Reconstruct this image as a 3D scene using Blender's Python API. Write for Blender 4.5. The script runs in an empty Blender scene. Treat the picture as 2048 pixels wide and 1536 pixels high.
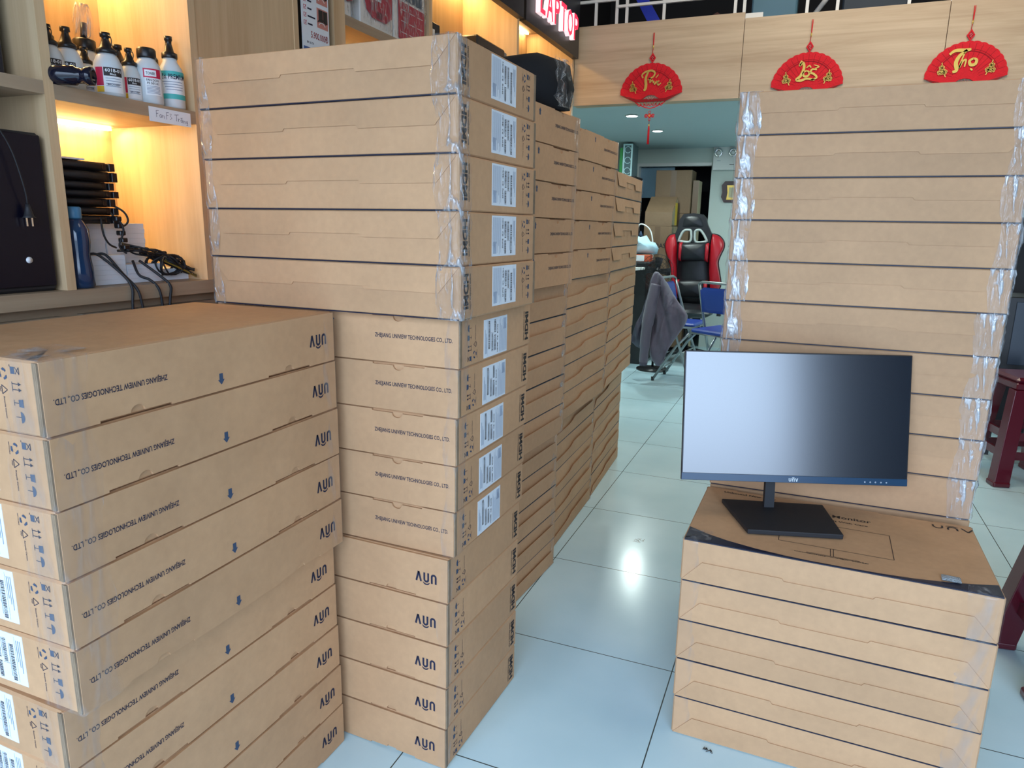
import bpy, math, random
from mathutils import Vector, Matrix
random.seed(7)
R = math.radians
SC = bpy.context.scene
COL = SC.collection

# ------------------------------------------------------------------ camera, world, exposure
F_PX, PITCH, ROLL, YAW, CAM_H = 1411.6, 0.21878, 0.01808, -0.38731, 1.3751
fw0 = Vector((math.sin(YAW), math.cos(YAW), 0)); rt0 = Vector((math.cos(YAW), -math.sin(YAW), 0)); up0 = Vector((0, 0, 1))
fwd = fw0*math.cos(PITCH) - up0*math.sin(PITCH); upv = up0*math.cos(PITCH) + fw0*math.sin(PITCH)
rgt = rt0*math.cos(ROLL) + upv*math.sin(ROLL); upc = upv*math.cos(ROLL) - rt0*math.sin(ROLL)
cam_d = bpy.data.cameras.new('camera'); cam = bpy.data.objects.new('camera', cam_d); COL.objects.link(cam)
m = Matrix.Identity(4)
for i in range(3):
    m[i][0] = rgt[i]; m[i][1] = upc[i]; m[i][2] = -fwd[i]
m[2][3] = CAM_H
cam.matrix_world = m
cam_d.sensor_width = 36; cam_d.lens = 36*F_PX/2048; cam_d.clip_start = 0.02
SC.camera = cam

SC.view_settings.view_transform = 'Standard'; SC.view_settings.look = 'None'
SC.view_settings.gamma = 1; SC.view_settings.use_curve_mapping = False
SC.view_settings.exposure = 0.12

W = bpy.data.worlds.new('world'); SC.world = W; W.use_nodes = True
nt = W.node_tree; bg = nt.nodes['Background']
tc = nt.nodes.new('ShaderNodeTexCoord'); sp = nt.nodes.new('ShaderNodeSeparateXYZ'); cr = nt.nodes.new('ShaderNodeValToRGB')
mp = nt.nodes.new('ShaderNodeMapRange'); mp.inputs[1].default_value = -1; mp.inputs[2].default_value = 1
nt.links.new(tc.outputs['Generated'], sp.inputs[0]); nt.links.new(sp.outputs[2], mp.inputs[0]); nt.links.new(mp.outputs[0], cr.inputs[0])
cr.color_ramp.elements[0].position = .48; cr.color_ramp.elements[0].color = (.38, .47, .62, 1)
cr.color_ramp.elements[1].position = .56; cr.color_ramp.elements[1].color = (.66, .87, 1.17, 1)
nt.links.new(cr.outputs[0], bg.inputs[0]); bg.inputs[1].default_value = 5.0

def area(name, loc, rot, sx, sy, power, color=(1, 1, 1), portal=False, spread=None):
    d = bpy.data.lights.new(name, 'AREA'); d.shape = 'RECTANGLE'; d.size = sx; d.size_y = sy; d.energy = power; d.color = color
    if portal: d.cycles.is_portal = True
    if spread: d.spread = spread
    o = bpy.data.objects.new(name, d); COL.objects.link(o); o.location = loc; o.rotation_euler = rot
    return o
FRONT_Y, RIGHT_X, FRONT_TOP, OPEN_X = -1.6, 4.6, 3.0, 3.15
area('shopfront_portal', ((OPEN_X-1.95)/2, FRONT_Y, FRONT_TOP/2), (R(90), 0, 0), OPEN_X+1.95, FRONT_TOP, 1, portal=True)
area('front_room_fill', (0.9, 2.2, 3.55), (0, 0, 0), 1.2, 1.2, 11, (1, .88, .72))  # unseen lamp added as warm overhead fill
area('front_room_fill', (0.5, 3.7, 3.5), (R(28), 0, 0), 2.2, .3, 30, (1, .91, .76))  # unseen lamp added to brighten the bulkhead, tilted towards it

# ------------------------------------------------------------------ materials
def srgb(r, g, b):
    f = lambda c: ((c/255+.055)/1.055)**2.4 if c/255 > .04045 else c/255/12.92
    return (f(r), f(g), f(b), 1)
MATS = {}
def mat(name, color=(.8, .8, .8, 1), rough=.5, metal=0, emit=None, es=1, spec=.5, coat=0, trans=0, alpha=None, bump=None, var=None, sheen=0):
    """bump=(scale,strength); var=(scale, amount, stretch)"""
    if name in MATS: return MATS[name]
    M = bpy.data.materials.new(name); M.use_nodes = True; n = M.node_tree.nodes; l = M.node_tree.links
    b = n['Principled BSDF']; b.inputs['Base Color'].default_value = color; b.inputs['Roughness'].default_value = rough
    b.inputs['Metallic'].default_value = metal; b.inputs['Specular IOR Level'].default_value = spec
    b.inputs['Coat Weight'].default_value = coat; b.inputs['Transmission Weight'].default_value = trans
    b.inputs['Sheen Weight'].default_value = sheen
    if alpha is not None: b.inputs['Alpha'].default_value = alpha
    if emit: b.inputs['Emission Color'].default_value = emit; b.inputs['Emission Strength'].default_value = es
    if bump or var: t = n.new('ShaderNodeTexCoord')
    if var:
        mpn = n.new('ShaderNodeMapping'); mpn.inputs['Scale'].default_value = var[2]; l.new(t.outputs['Object'], mpn.inputs[0])
        no = n.new('ShaderNodeTexNoise'); no.inputs['Scale'].default_value = var[0]; no.inputs['Detail'].default_value = 4
        l.new(mpn.outputs[0], no.inputs[0])
        mx = n.new('ShaderNodeMix'); mx.data_type = 'RGBA'
        dk = tuple(c*(1-var[1]) for c in color[:3])+(1,); lt = tuple(min(1, c*(1+var[1])) for c in color[:3])+(1,)
        mx.inputs[6].default_value = dk; mx.inputs[7].default_value = lt
        l.new(no.outputs[0], mx.inputs[0]); l.new(mx.outputs[2], b.inputs['Base Color'])
    if bump:
        nb = n.new('ShaderNodeTexNoise'); nb.inputs['Scale'].default_value = bump[0]; l.new(t.outputs['Object'], nb.inputs[0])
        bp = n.new('ShaderNodeBump'); bp.inputs['Strength'].default_value = bump[1]; bp.inputs['Distance'].default_value = .01
        l.new(nb.outputs[0], bp.inputs['Height']); l.new(bp.outputs[0], b.inputs['Normal'])
    MATS[name] = M
    return M

def wood(name, c1, c2, axis, rough=.5, scale=1.0):
    M = bpy.data.materials.new(name); M.use_nodes = True; n = M.node_tree.nodes; l = M.node_tree.links; b = n['Principled BSDF']
    t = n.new('ShaderNodeTexCoord'); mp = n.new('ShaderNodeMapping'); s = [22*scale]*3; s[axis] = 1.1*scale; mp.inputs['Scale'].default_value = s
    l.new(t.outputs['Object'], mp.inputs[0])
    n1 = n.new('ShaderNodeTexNoise'); n1.inputs['Scale'].default_value = 1; n1.inputs['Detail'].default_value = 6; n1.inputs['Roughness'].default_value = .65; n1.inputs['Distortion'].default_value = .6
    l.new(mp.outputs[0], n1.inputs[0])
    m2 = n.new('ShaderNodeMapping'); s2 = [4*scale]*3; s2[axis] = .9*scale; m2.inputs['Scale'].default_value = s2; l.new(t.outputs['Object'], m2.inputs[0])
    n2 = n.new('ShaderNodeTexNoise'); n2.inputs['Scale'].default_value = 1; n2.inputs['Detail'].default_value = 3; n2.inputs['Distortion'].default_value = 1.0; l.new(m2.outputs[0], n2.inputs[0])
    r = n.new('ShaderNodeValToRGB'); r.color_ramp.elements[0].position = .3; r.color_ramp.elements[0].color = c2; r.color_ramp.elements[1].position = .62; r.color_ramp.elements[1].color = c1
    ad = n.new('ShaderNodeMix'); ad.data_type = 'FLOAT'; ad.inputs[0].default_value = .45
    l.new(n1.outputs[0], ad.inputs[2]); l.new(n2.outputs[0], ad.inputs[3]); l.new(ad.outputs[0], r.inputs[0]); l.new(r.outputs[0], b.inputs['Base Color'])
    b.inputs['Roughness'].default_value = rough
    MATS[name] = M
    return M

def cardboard(name, c, dark=.1):
    M = bpy.data.materials.new(name); M.use_nodes = True; n = M.node_tree.nodes; l = M.node_tree.links; b = n['Principled BSDF']
    t = n.new('ShaderNodeTexCoord'); oi = n.new('ShaderNodeObjectInfo')
    ad = n.new('ShaderNodeVectorMath'); ad.operation = 'ADD'; l.new(t.outputs['Object'], ad.inputs[0]); l.new(oi.outputs['Location'], ad.inputs[1])
    n1 = n.new('ShaderNodeTexNoise'); n1.inputs['Scale'].default_value = 5; n1.inputs['Detail'].default_value = 5; l.new(ad.outputs[0], n1.inputs[0])
    n2 = n.new('ShaderNodeTexNoise'); n2.inputs['Scale'].default_value = 60; n2.inputs['Detail'].default_value = 3; l.new(ad.outputs[0], n2.inputs[0])
    mf = n.new('ShaderNodeMix'); mf.data_type = 'FLOAT'; mf.inputs[0].default_value = .35; l.new(n1.outputs[0], mf.inputs[2]); l.new(n2.outputs[0], mf.inputs[3])
    r = n.new('ShaderNodeValToRGB'); r.color_ramp.elements[0].position = .3; r.color_ramp.elements[1].position = .7
    r.color_ramp.elements[0].color = tuple(x*(1-dark) for x in c[:3])+(1,); r.color_ramp.elements[1].color = tuple(x*(1+dark) for x in c[:3])+(1,)
    l.new(mf.outputs[0], r.inputs[0])
    # each carton a slightly different board
    hs = n.new('ShaderNodeHueSaturation'); mr = n.new('ShaderNodeMapRange'); mr.inputs[3].default_value = .93; mr.inputs[4].default_value = 1.06
    l.new(oi.outputs['Random'], mr.inputs[0]); l.new(mr.outputs[0], hs.inputs['Value']); l.new(r.outputs[0], hs.inputs['Color']); l.new(hs.outputs[0], b.inputs['Base Color'])
    b.inputs['Roughness'].default_value = .62; b.inputs['Specular IOR Level'].default_value = .35
    # gentle waviness and flutes
    n3 = n.new('ShaderNodeTexNoise'); n3.inputs['Scale'].default_value = 9; l.new(ad.outputs[0], n3.inputs[0])
    bp = n.new('ShaderNodeBump'); bp.inputs['Strength'].default_value = .35; bp.inputs['Distance'].default_value = .012; l.new(n3.outputs[0], bp.inputs['Height'])
    l.new(bp.outputs[0], b.inputs['Normal'])
    MATS[name] = M
    return M

def tape_mat(name, fac, scale, strength, stretch=(1, 1, .25), base=.45, ro=.12):
    M = bpy.data.materials.new(name); M.use_nodes = True; n = M.node_tree.nodes; l = M.node_tree.links
    b = n['Principled BSDF']; b.inputs['Base Color'].default_value = (base, base*1.02, base*1.06, 1); b.inputs['Roughness'].default_value = ro; b.inputs['Specular IOR Level'].default_value = .9; b.inputs['IOR'].default_value = 1.95
    t = n.new('ShaderNodeTexCoord'); mp = n.new('ShaderNodeMapping'); mp.inputs['Scale'].default_value = stretch; l.new(t.outputs['Object'], mp.inputs[0])
    no = n.new('ShaderNodeTexNoise'); no.inputs['Scale'].default_value = scale; no.inputs['Detail'].default_value = 2.5; no.inputs['Distortion'].default_value = 1.6; l.new(mp.outputs[0], no.inputs[0])
    bp = n.new('ShaderNodeBump'); bp.inputs['Strength'].default_value = strength; bp.inputs['Distance'].default_value = .02; l.new(no.outputs[0], bp.inputs['Height']); l.new(bp.outputs[0], b.inputs['Normal'])
    tr = n.new('ShaderNodeBsdfTransparent'); mx = n.new('ShaderNodeMixShader')
    # glossier where creases catch light: alpha from the crease noise itself
    mr = n.new('ShaderNodeMapRange'); mr.inputs[1].default_value = .50; mr.inputs[2].default_value = .66; mr.inputs[3].default_value = fac*.35; mr.inputs[4].default_value = min(1, fac*2.6)
    l.new(no.outputs[0], mr.inputs[0]); l.new(mr.outputs[0], mx.inputs[0])
    l.new(tr.outputs[0], mx.inputs[1]); l.new(b.outputs[0], mx.inputs[2]); l.new(mx.outputs[0], n['Material Output'].inputs[0])
    MATS[name] = M
    return M

KRAFT = cardboard('kraft_cardboard', srgb(197, 154, 115))
KRAFT2 = cardboard('cut_cardboard_edge', srgb(140, 118, 94), .35)
DARKBOX = cardboard('old_cardboard', srgb(128, 104, 80))
INK = mat('navy_ink', srgb(44, 46, 66), .7, spec=.2)
INKB = mat('blue_ink', srgb(64, 80, 104), .7, spec=.2)
INKBLK = mat('black_ink', srgb(38, 32, 34), .6)
NAVY = mat('navy_print', srgb(22, 26, 50), .45)
PAPER = mat('white_paper', srgb(226, 234, 242), .7, var=(8, .03, (1, 1, 1)))
PAPERG = mat('paper_print_grey', srgb(120, 135, 160), .7)
OAK = wood('oak_laminate', srgb(218, 188, 148), srgb(184, 148, 108), 2)
OAKX = wood('oak_laminate_horizontal', srgb(205, 182, 152), srgb(160, 132, 102), 0, .45, .8)
OAKY = wood('oak_shelf_edge', srgb(176, 156, 130), srgb(146, 122, 98), 1)
OAKG = wood('greyed_oak_door', srgb(158, 140, 118), srgb(104, 88, 72), 2)
BLACK = mat('black_plastic', (.012, .012, .014, 1), .35)
BLACKM = mat('black_matte', (.015, .015, .018, 1), .6)
GLOSSBLK = mat('gloss_black', (.008, .008, .018, 1), .12)
WHITEP = mat('white_plastic', srgb(226, 226, 222), .35)
STEEL = mat('grey_steel_tube', srgb(150, 158, 158), .35, .6)
CHROME = mat('chrome', (.75, .75, .75, 1), .15, 1)
RED = mat('red_felt', srgb(214, 12, 32), .8, bump=(150, .3), var=(30, .15, (1, 1, 1)))
REDD = mat('dark_red_felt', srgb(150, 8, 22), .85)
GOLD = mat('gold_foil', srgb(225, 190, 95), .3, .55)
TAPE = tape_mat('clear_tape_crinkled', .42, 34, .9, base=.7)
TAPES = tape_mat('clear_tape_smooth', .10, 16, .5)
FILM = tape_mat('stretch_film', .26, 42, .9)

# ------------------------------------------------------------------ mesh helpers
_txt = {}
def text_mesh(s, bold=.016):
    if s == 'HDMI': bold = .045
    key = (s,)
    if key in _txt: return _txt[key]
    c = bpy.data.curves.new('t', 'FONT'); c.body = s; c.resolution_u = 2; c.offset = bold
    o = bpy.data.objects.new('t', c); COL.objects.link(o)
    dg = bpy.context.evaluated_depsgraph_get(); me = bpy.data.meshes.new_from_object(o.evaluated_get(dg))
    vs = [v.co.copy() for v in me.vertices]; fs = [tuple(p.vertices) for p in me.polygons]
    bpy.data.objects.remove(o); bpy.data.curves.remove(c); bpy.data.meshes.remove(me)
    x0 = min(v.x for v in vs); x1 = max(v.x for v in vs); y0 = min(v.y for v in vs); y1 = max(v.y for v in vs)
    _txt[key] = ([((v.x-x0)/(x1-x0), (v.y-y0)/(y1-y0)) for v in vs], fs, (x1-x0)/(y1-y0))
    return _txt[key]

class MB:
    def __init__(s): s.v = []; s.f = []; s.m = []; s.sm = []; s.mats = []
    def mi(s, m):
        if m not in s.mats: s.mats.append(m)
        return s.mats.index(m)
    def add(s, vs, fs, m, smooth=False, M=None):
        b = len(s.v); i = s.mi(m)
        s.v += [tuple(M @ Vector(v)) if M else tuple(v) for v in vs]
        for f in fs: s.f.append(tuple(b+k for k in f)); s.m.append(i); s.sm.append(smooth)
        return s
    def box(s, a, b, m, M=None):
        x0, y0, z0 = a; x1, y1, z1 = b
        vs = [(x0, y0, z0), (x1, y0, z0), (x1, y1, z0), (x0, y1, z0), (x0, y0, z1), (x1, y0, z1), (x1, y1, z1), (x0, y1, z1)]
        return s.add(vs, [(3, 2, 1, 0), (4, 5, 6, 7), (0, 1, 5, 4), (1, 2, 6, 5), (2, 3, 7, 6), (3, 0, 4, 7)], m, False, M)
    def rbox(s, a, b, m, r=.004, M=None):
        """box with chamfered edges"""
        x0, y0, z0 = a; x1, y1, z1 = b; pts = []; idx = {}
        for sx in (0, 1):
            for sy in (0, 1):
                for sz in (0, 1):
                    X = (x0, x1)[sx]; Y = (y0, y1)[sy]; Z = (z0, z1)[sz]; ix = r if sx == 0 else -r; iy = r if sy == 0 else -r; iz = r if sz == 0 else -r
                    for ax, p in enumerate([(X, Y+iy, Z+iz), (X+ix, Y, Z+iz), (X+ix, Y+iy, Z)]): idx[(sx, sy, sz, ax)] = len(pts); pts.append(p)
        g = lambda *k: idx[k]; F = []
        for q in (0, 1):
            F.append([g(q, 0, 0, 0), g(q, 1, 0, 0), g(q, 1, 1, 0), g(q, 0, 1, 0)]); F.append([g(0, q, 0, 1), g(1, q, 0, 1), g(1, q, 1, 1), g(0, q, 1, 1)]); F.append([g(0, 0, q, 2), g(1, 0, q, 2), g(1, 1, q, 2), g(0, 1, q, 2)])
        for a_ in (0, 1):
            for b_ in (0, 1):
                F.append([g(0, a_, b_, 1), g(1, a_, b_, 1), g(1, a_, b_, 2), g(0, a_, b_, 2)]); F.append([g(a_, 0, b_, 0), g(a_, 1, b_, 0), g(a_, 1, b_, 2), g(a_, 0, b_, 2)]); F.append([g(a_, b_, 0, 0), g(a_, b_, 1, 0), g(a_, b_, 1, 1), g(a_, b_, 0, 1)])
                for c_ in (0, 1): F.append([g(a_, b_, c_, 0), g(a_, b_, c_, 1), g(a_, b_, c_, 2)])
        c = Vector(((x0+x1)/2, (y0+y1)/2, (z0+z1)/2)); out = []
        for f in F:
            p = [Vector(pts[k]) for k in f]; nrm = (p[1]-p[0]).cross(p[2]-p[0]); out.append(tuple(f) if nrm.dot(sum(p, Vector())/len(p)-c) > 0 else tuple(reversed(f)))
        return s.add(pts, out, m, False, M)
    def poly(s, pts, m, M=None): return s.add(pts, [tuple(range(len(pts)))], m, False, M)
    def prism(s, pts, z0, z1, m, M=None, smooth=False):
        """2D outline (ccw) extruded along local z"""
        n = len(pts)
        if sum(pts[i][0]*pts[(i+1) % n][1]-pts[(i+1) % n][0]*pts[i][1] for i in range(n)) < 0: pts = pts[::-1]
        vs = [(x, y, z0) for x, y in pts]+[(x, y, z1) for x, y in pts]
        from mathutils.geometry import tessellate_polygon
        tri = tessellate_polygon([[Vector((x, y, 0)) for x, y in pts]])
        fs = []
        for t in tri:
            a, b, c = [Vector(pts[k]) for k in t]
            if (b-a).cross(c-a) < 0: t = t[::-1]
            fs.append(tuple(reversed(t))); fs.append(tuple(k+n for k in t))
        fs += [(i, (i+1) % n, (i+1) % n+n, i+n) for i in range(n)]
        return s.add(vs, fs, m, smooth, M)
    def tube(s, pts, r, m, seg=8, M=None, smooth=True, caps=True, closed=False):
        pts = [Vector(p) for p in pts]; n = len(pts); vs = []; fs = []
        rr = r if isinstance(r, (list, tuple)) else [r]*n
        up = Vector((0, 0, 1)); prev = None
        for i, p in enumerate(pts):
            if closed: t = pts[(i+1) % n]-pts[i-1]
            else: t = pts[min(i+1, n-1)]-pts[max(i-1, 0)]
            t = t.normalized() if t.length > 1e-9 else Vector((0, 0, 1))
            if prev is None:
                a = t.cross(up)
                if a.length < .05: a = t.cross(Vector((1, 0, 0)))
            else: a = prev-t*prev.dot(t)
            a.normalize(); prev = a; b = t.cross(a)
            for k in range(seg):
                an = 2*math.pi*k/seg; vs.append(tuple(p+(a*math.cos(an)+b*math.sin(an))*rr[i]))
        for i in range(n if closed else n-1):
            for k in range(seg):
                j = (i+1) % n; fs.append((i*seg+k, i*seg+(k+1) % seg, j*seg+(k+1) % seg, j*seg+k))
        if caps and not closed: fs.append(tuple(range(seg))[::-1]); fs.append(tuple((n-1)*seg+k for k in range(seg)))
        return s.add(vs, fs, m, smooth, M)
    def lathe(s, prof, m, seg=24, M=None, smooth=True):
        vs = []; fs = []; n = len(prof)
        for r_, z in prof:
            for k in range(seg): a = 2*math.pi*k/seg; vs.append((r_*math.cos(a), r_*math.sin(a), z))
        for i in range(n-1):
            for k in range(seg): fs.append((i*seg+k, i*seg+(k+1) % seg, (i+1)*seg+(k+1) % seg, (i+1)*seg+k))
        fs.append(tuple(range(seg))[::-1]); fs.append(tuple((n-1)*seg+k for k in range(seg)))
        return s.add(vs, fs, m, smooth, M)
    def pad(s, out, depth, m, rings=5, M=None, back=1.0, bulge=None):
        """cushion-like solid from a 2D outline in local x,y; thickness along z"""
        n = len(out); cx = sum(p[0] for p in out)/n; cy = sum(p[1] for p in out)/n; vs = []; fs = []
        base = 0
        for side in (1, -1):
            b = len(vs)
            for j in range(rings+1):
                q = math.cos(j/rings*math.pi/2)  # 1..0
                z = depth*math.sin(j/rings*math.pi/2)**.8
                if side < 0: z = -z*back
                for (x, y) in out:
                    X = cx+(x-cx)*max(q, .02); Y = cy+(y-cy)*max(q, .02); dz = bulge(X, Y) if bulge else 0
                    vs.append((X, Y, z+dz))
            for j in range(rings):
                for k in range(n):
                    f = (b+j*n+k, b+j*n+(k+1) % n, b+(j+1)*n+(k+1) % n, b+(j+1)*n+k)
                    fs.append(f if side > 0 else f[::-1])
            f = tuple(b+rings*n+k for k in range(n)); fs.append(f if side > 0 else f[::-1])
        ar = sum(out[i][0]*out[(i+1) % n][1]-out[(i+1) % n][0]*out[i][1] for i in range(n))
        if ar < 0: fs = [f[::-1] for f in fs]
        return s.add(vs, fs, m, True, M)
    def ribbon(s, pts, ws, m, M=None, z=0):
        """flat stroke in local xy"""
        pts = [Vector(p) for p in pts]; n = len(pts)
        if not isinstance(ws, (list, tuple)): ws = [ws]*n
        L_ = []; R_ = []
        for i in range(n):
            t = (pts[min(i+1, n-1)]-pts[max(i-1, 0)]); t = t.normalized() if t.length > 1e-9 else Vector((1, 0)); nn = Vector((-t.y, t.x))*ws[i]/2
            L_.append((pts[i].x+nn.x, pts[i].y+nn.y, z)); R_.append((pts[i].x-nn.x, pts[i].y-nn.y, z))
        return s.add(L_+R_, [(n+i, n+i+1, i+1, i) for i in range(n-1)], m, False, M)
    def text(s, st, x, y, w, h, m, M=None, z=0):
        vs, fs, _ = text_mesh(st)
        return s.add([(x+a*w, y+b*h, z) for a, b in vs], fs, m, False, M)
    def build(s, name, parent=None, loc=None, rot=None, bevel=0, sub=0, me=None):
        if me is None:
            me = bpy.data.meshes.new(name); me.from_pydata(s.v, [], s.f)
            for m_ in s.mats: me.materials.append(m_)
            me.polygons.foreach_set('material_index', s.m); me.polygons.foreach_set('use_smooth', s.sm); me.update()
        o = bpy.data.objects.new(name, me); COL.objects.link(o)
        if parent: o.parent = parent
        if loc: o.location = loc
        if rot: o.rotation_euler = rot
        if bevel:
            bv = o.modifiers.new('b', 'BEVEL'); bv.width = bevel; bv.segments = 2; bv.limit_method = 'ANGLE'
        if sub:
            sb = o.modifiers.new('s', 'SUBSURF'); sb.levels = sub; sb.render_levels = sub
        return o
def tag(o, label=None, cat=None, group=None, kind=None):
    if label: o['label'] = label
    if cat: o['category'] = cat
    if group: o['group'] = group
    if kind: o['kind'] = kind
    return o
def empty(name, loc, rot=(0, 0, 0), label=None, cat=None, group=None):
    o = bpy.data.objects.new(name, None); o.empty_display_size = .05; COL.objects.link(o); o.location = loc; o.rotation_euler = rot
    return tag(o, label, cat, group)
def T(x, y, z): return Matrix.Translation((x, y, z))
def RX(a): return Matrix.Rotation(R(a), 4, 'X')
def RY(a): return Matrix.Rotation(R(a), 4, 'Y')
def RZ(a): return Matrix.Rotation(R(a), 4, 'Z')
XZ = RX(90)                   # local xy -> world xz, local +z -> world -y (toward the camera)
def smooth_path(pts, n=6):
    P = [Vector(p) for p in pts]; out = []
    for i in range(len(P)-1):
        p0 = P[max(i-1, 0)]; p1 = P[i]; p2 = P[i+1]; p3 = P[min(i+2, len(P)-1)]
        for k in range(n):
            t = k/n; out.append(.5*((2*p1)+(p2-p0)*t+(2*p0-5*p1+4*p2-p3)*t*t+(3*p1-p0-3*p2+p3)*t**3))
    return out+[P[-1]]
# ------------------------------------------------------------------ the setting
def struct(o): o['kind'] = 'structure'; return o
def tile_floor():
    M = bpy.data.materials.new('porcelain_tiles'); M.use_nodes = True; n = M.node_tree.nodes; l = M.node_tree.links; b = n['Principled BSDF']
    t = n.new('ShaderNodeTexCoord'); s = n.new('ShaderNodeSeparateXYZ'); l.new(t.outputs['Object'], s.inputs[0])
    def grout(axis, off):
        a = n.new('ShaderNodeMath'); a.operation = 'ADD'; a.inputs[1].default_value = -off+60; l.new(s.outputs[axis], a.inputs[0])
        d = n.new('ShaderNodeMath'); d.operation = 'DIVIDE'; d.inputs[1].default_value = .6; l.new(a.outputs[0], d.inputs[0])
        f = n.new('ShaderNodeMath'); f.operation = 'PINGPONG'; f.inputs[1].default_value = .5; l.new(d.outputs[0], f.inputs[0])
        c = n.new('ShaderNodeMath'); c.operation = 'LESS_THAN'; c.inputs[1].default_value = .0028; l.new(f.outputs[0], c.inputs[0]); return c
    gx, gy = grout(0, -.868), grout(1, 2.652)
    mx = n.new('ShaderNodeMath'); mx.operation = 'MAXIMUM'; l.new(gx.outputs[0], mx.inputs[0]); l.new(gy.outputs[0], mx.inputs[1])
    no = n.new('ShaderNodeTexNoise'); no.inputs['Scale'].default_value = 2.6; no.inputs['Detail'].default_value = 6; l.new(t.outputs['Object'], no.inputs[0])
    r = n.new('ShaderNodeValToRGB'); r.color_ramp.elements[0].position = .35; r.color_ramp.elements[0].color = srgb(200, 232, 242); r.color_ramp.elements[1].position = .65; r.color_ramp.elements[1].color = srgb(212, 241, 250)
    l.new(no.outputs[0], r.inputs[0])
    c = n.new('ShaderNodeMix'); c.data_type = 'RGBA'; l.new(mx.outputs[0], c.inputs[0]); l.new(r.outputs[0], c.inputs[6]); c.inputs[7].default_value = srgb(60, 72, 72)
    l.new(c.outputs[2], b.inputs['Base Color'])
    rg = n.new('ShaderNodeMapRange'); rg.inputs[3].default_value = .12; rg.inputs[4].default_value = .28; l.new(no.outputs[0], rg.inputs[0]); l.new(rg.outputs[0], b.inputs['Roughness'])
    b.inputs['Specular IOR Level'].default_value = .5
    return M
LX = -1.95                       # left wall of the front room
WALLW = mat('painted_wall', srgb(206, 216, 208), .8, var=(3, .03, (1, 1, 1)))
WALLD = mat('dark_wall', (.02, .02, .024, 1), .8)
CEILM = mat('teal_ceiling', srgb(172, 190, 192), .7)
struct(MB().box((-3.2, FRONT_Y, -.05), (RIGHT_X+.1, 10.2, 0), tile_floor()).build('floor'))
struct(MB().box((-14, -16, -.12), (16, FRONT_Y, -.06), mat('pavement', srgb(150, 150, 146), .8, var=(4, .1, (1, 1, 1)))).build('pavement'))
struct(MB().box((LX-.12, FRONT_Y, 0), (LX, 4.95, 3.6), WALLW).build('wall_left'))
struct(MB().box((RIGHT_X, FRONT_Y, 0), (RIGHT_X+.1, 10.2, 3.6), mat('right_wall', srgb(52, 48, 46), .8)).build('wall_right'))
struct(MB().box((LX, FRONT_Y, 3.6), (RIGHT_X, 7.0, 3.7), mat('front_ceiling', srgb(140, 126, 104), .8)).build('ceiling'))
wf = MB(); wf.box((LX, FRONT_Y-.1, FRONT_TOP), (RIGHT_X, FRONT_Y, 3.6), WALLW); wf.box((OPEN_X, FRONT_Y-.1, 0), (RIGHT_X, FRONT_Y, FRONT_TOP), MATS['right_wall']); struct(wf.build('wall_front'))
# rear room below the mezzanine
struct(MB().box((-3.2, 5.05, 2.3), (RIGHT_X, 9.0, 2.36), CEILM).build('ceiling_rear'))
struct(MB().box((-3.2, 4.95, 0), (-3.1, 9.0, 2.3), WALLW).build('wall_rear_left'))
struct(MB().box((-3.1, 4.95, 0), (-1.9, 5.0, 2.3), WALLW).build('wall_return'))
bw = MB()
bw.box((-3.1, 8.7, 0), (-1.98, 8.8, 2.3), WALLW); bw.box((-1.98, 8.7, 2.125), (-1.115, 8.8, 2.3), WALLW); bw.box((-1.115, 8.7, 0), (RIGHT_X, 8.8, 2.3), WALLW)
struct(bw.build('wall_back'))
df = MB(); df.box((-1.99, 8.685, 0), (-1.955, 8.81, 2.14), WHITEP); df.box((-1.955, 8.685, 2.105), (-1.115, 8.81, 2.14), WHITEP); struct(df.build('door_1'))
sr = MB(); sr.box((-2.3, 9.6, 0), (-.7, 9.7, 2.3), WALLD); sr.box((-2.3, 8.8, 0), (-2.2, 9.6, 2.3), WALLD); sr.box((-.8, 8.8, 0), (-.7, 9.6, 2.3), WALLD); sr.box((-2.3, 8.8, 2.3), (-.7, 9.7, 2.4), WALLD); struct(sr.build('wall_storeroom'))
# panelled bulkhead carrying the fans
bk = MB(); BOT = 2.20; TOP = 2.665
for x0, x1 in ((-1.6, -.503), (-.499, .607), (.611, 1.72), (1.724, RIGHT_X)):
    bk.box((x0, 4.95, BOT), (x1, 4.972, TOP+.035*(x0 < -1)), OAKX)
bk.box((-1.6, 4.972, BOT), (RIGHT_X, 5.05, TOP), OAKX); struct(bk.build('wall_bulkhead'))
# white steel grille and dark mezzanine above
g = MB()
for x in (-1.655, -1.473, -1.33, -1.262, -1.016, -.57, -.515, -.149, .02, .4, .62, 1.0, 1.4): g.box((x-.009, 4.985, TOP), (x+.009, 5.0, 3.58), WHITEP)
for z, x0, x1 in ((2.815, -1.33, -.3), (2.86, -1.7, -1.34), (2.86, -.5, 2.4), (3.05, -1.7, 2.4)): g.box((x0, 4.98, z-.008), (x1, 5.0, z+.008), WHITEP)
g.box((-1.6, 4.98, TOP), (-.4, 5.0, TOP+.035), WHITEP)
struct(g.build('trim_1'))
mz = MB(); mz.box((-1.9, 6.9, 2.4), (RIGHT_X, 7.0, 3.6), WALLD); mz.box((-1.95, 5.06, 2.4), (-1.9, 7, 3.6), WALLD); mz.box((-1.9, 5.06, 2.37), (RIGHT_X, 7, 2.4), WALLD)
struct(mz.build('wall_mezzanine'))

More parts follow.
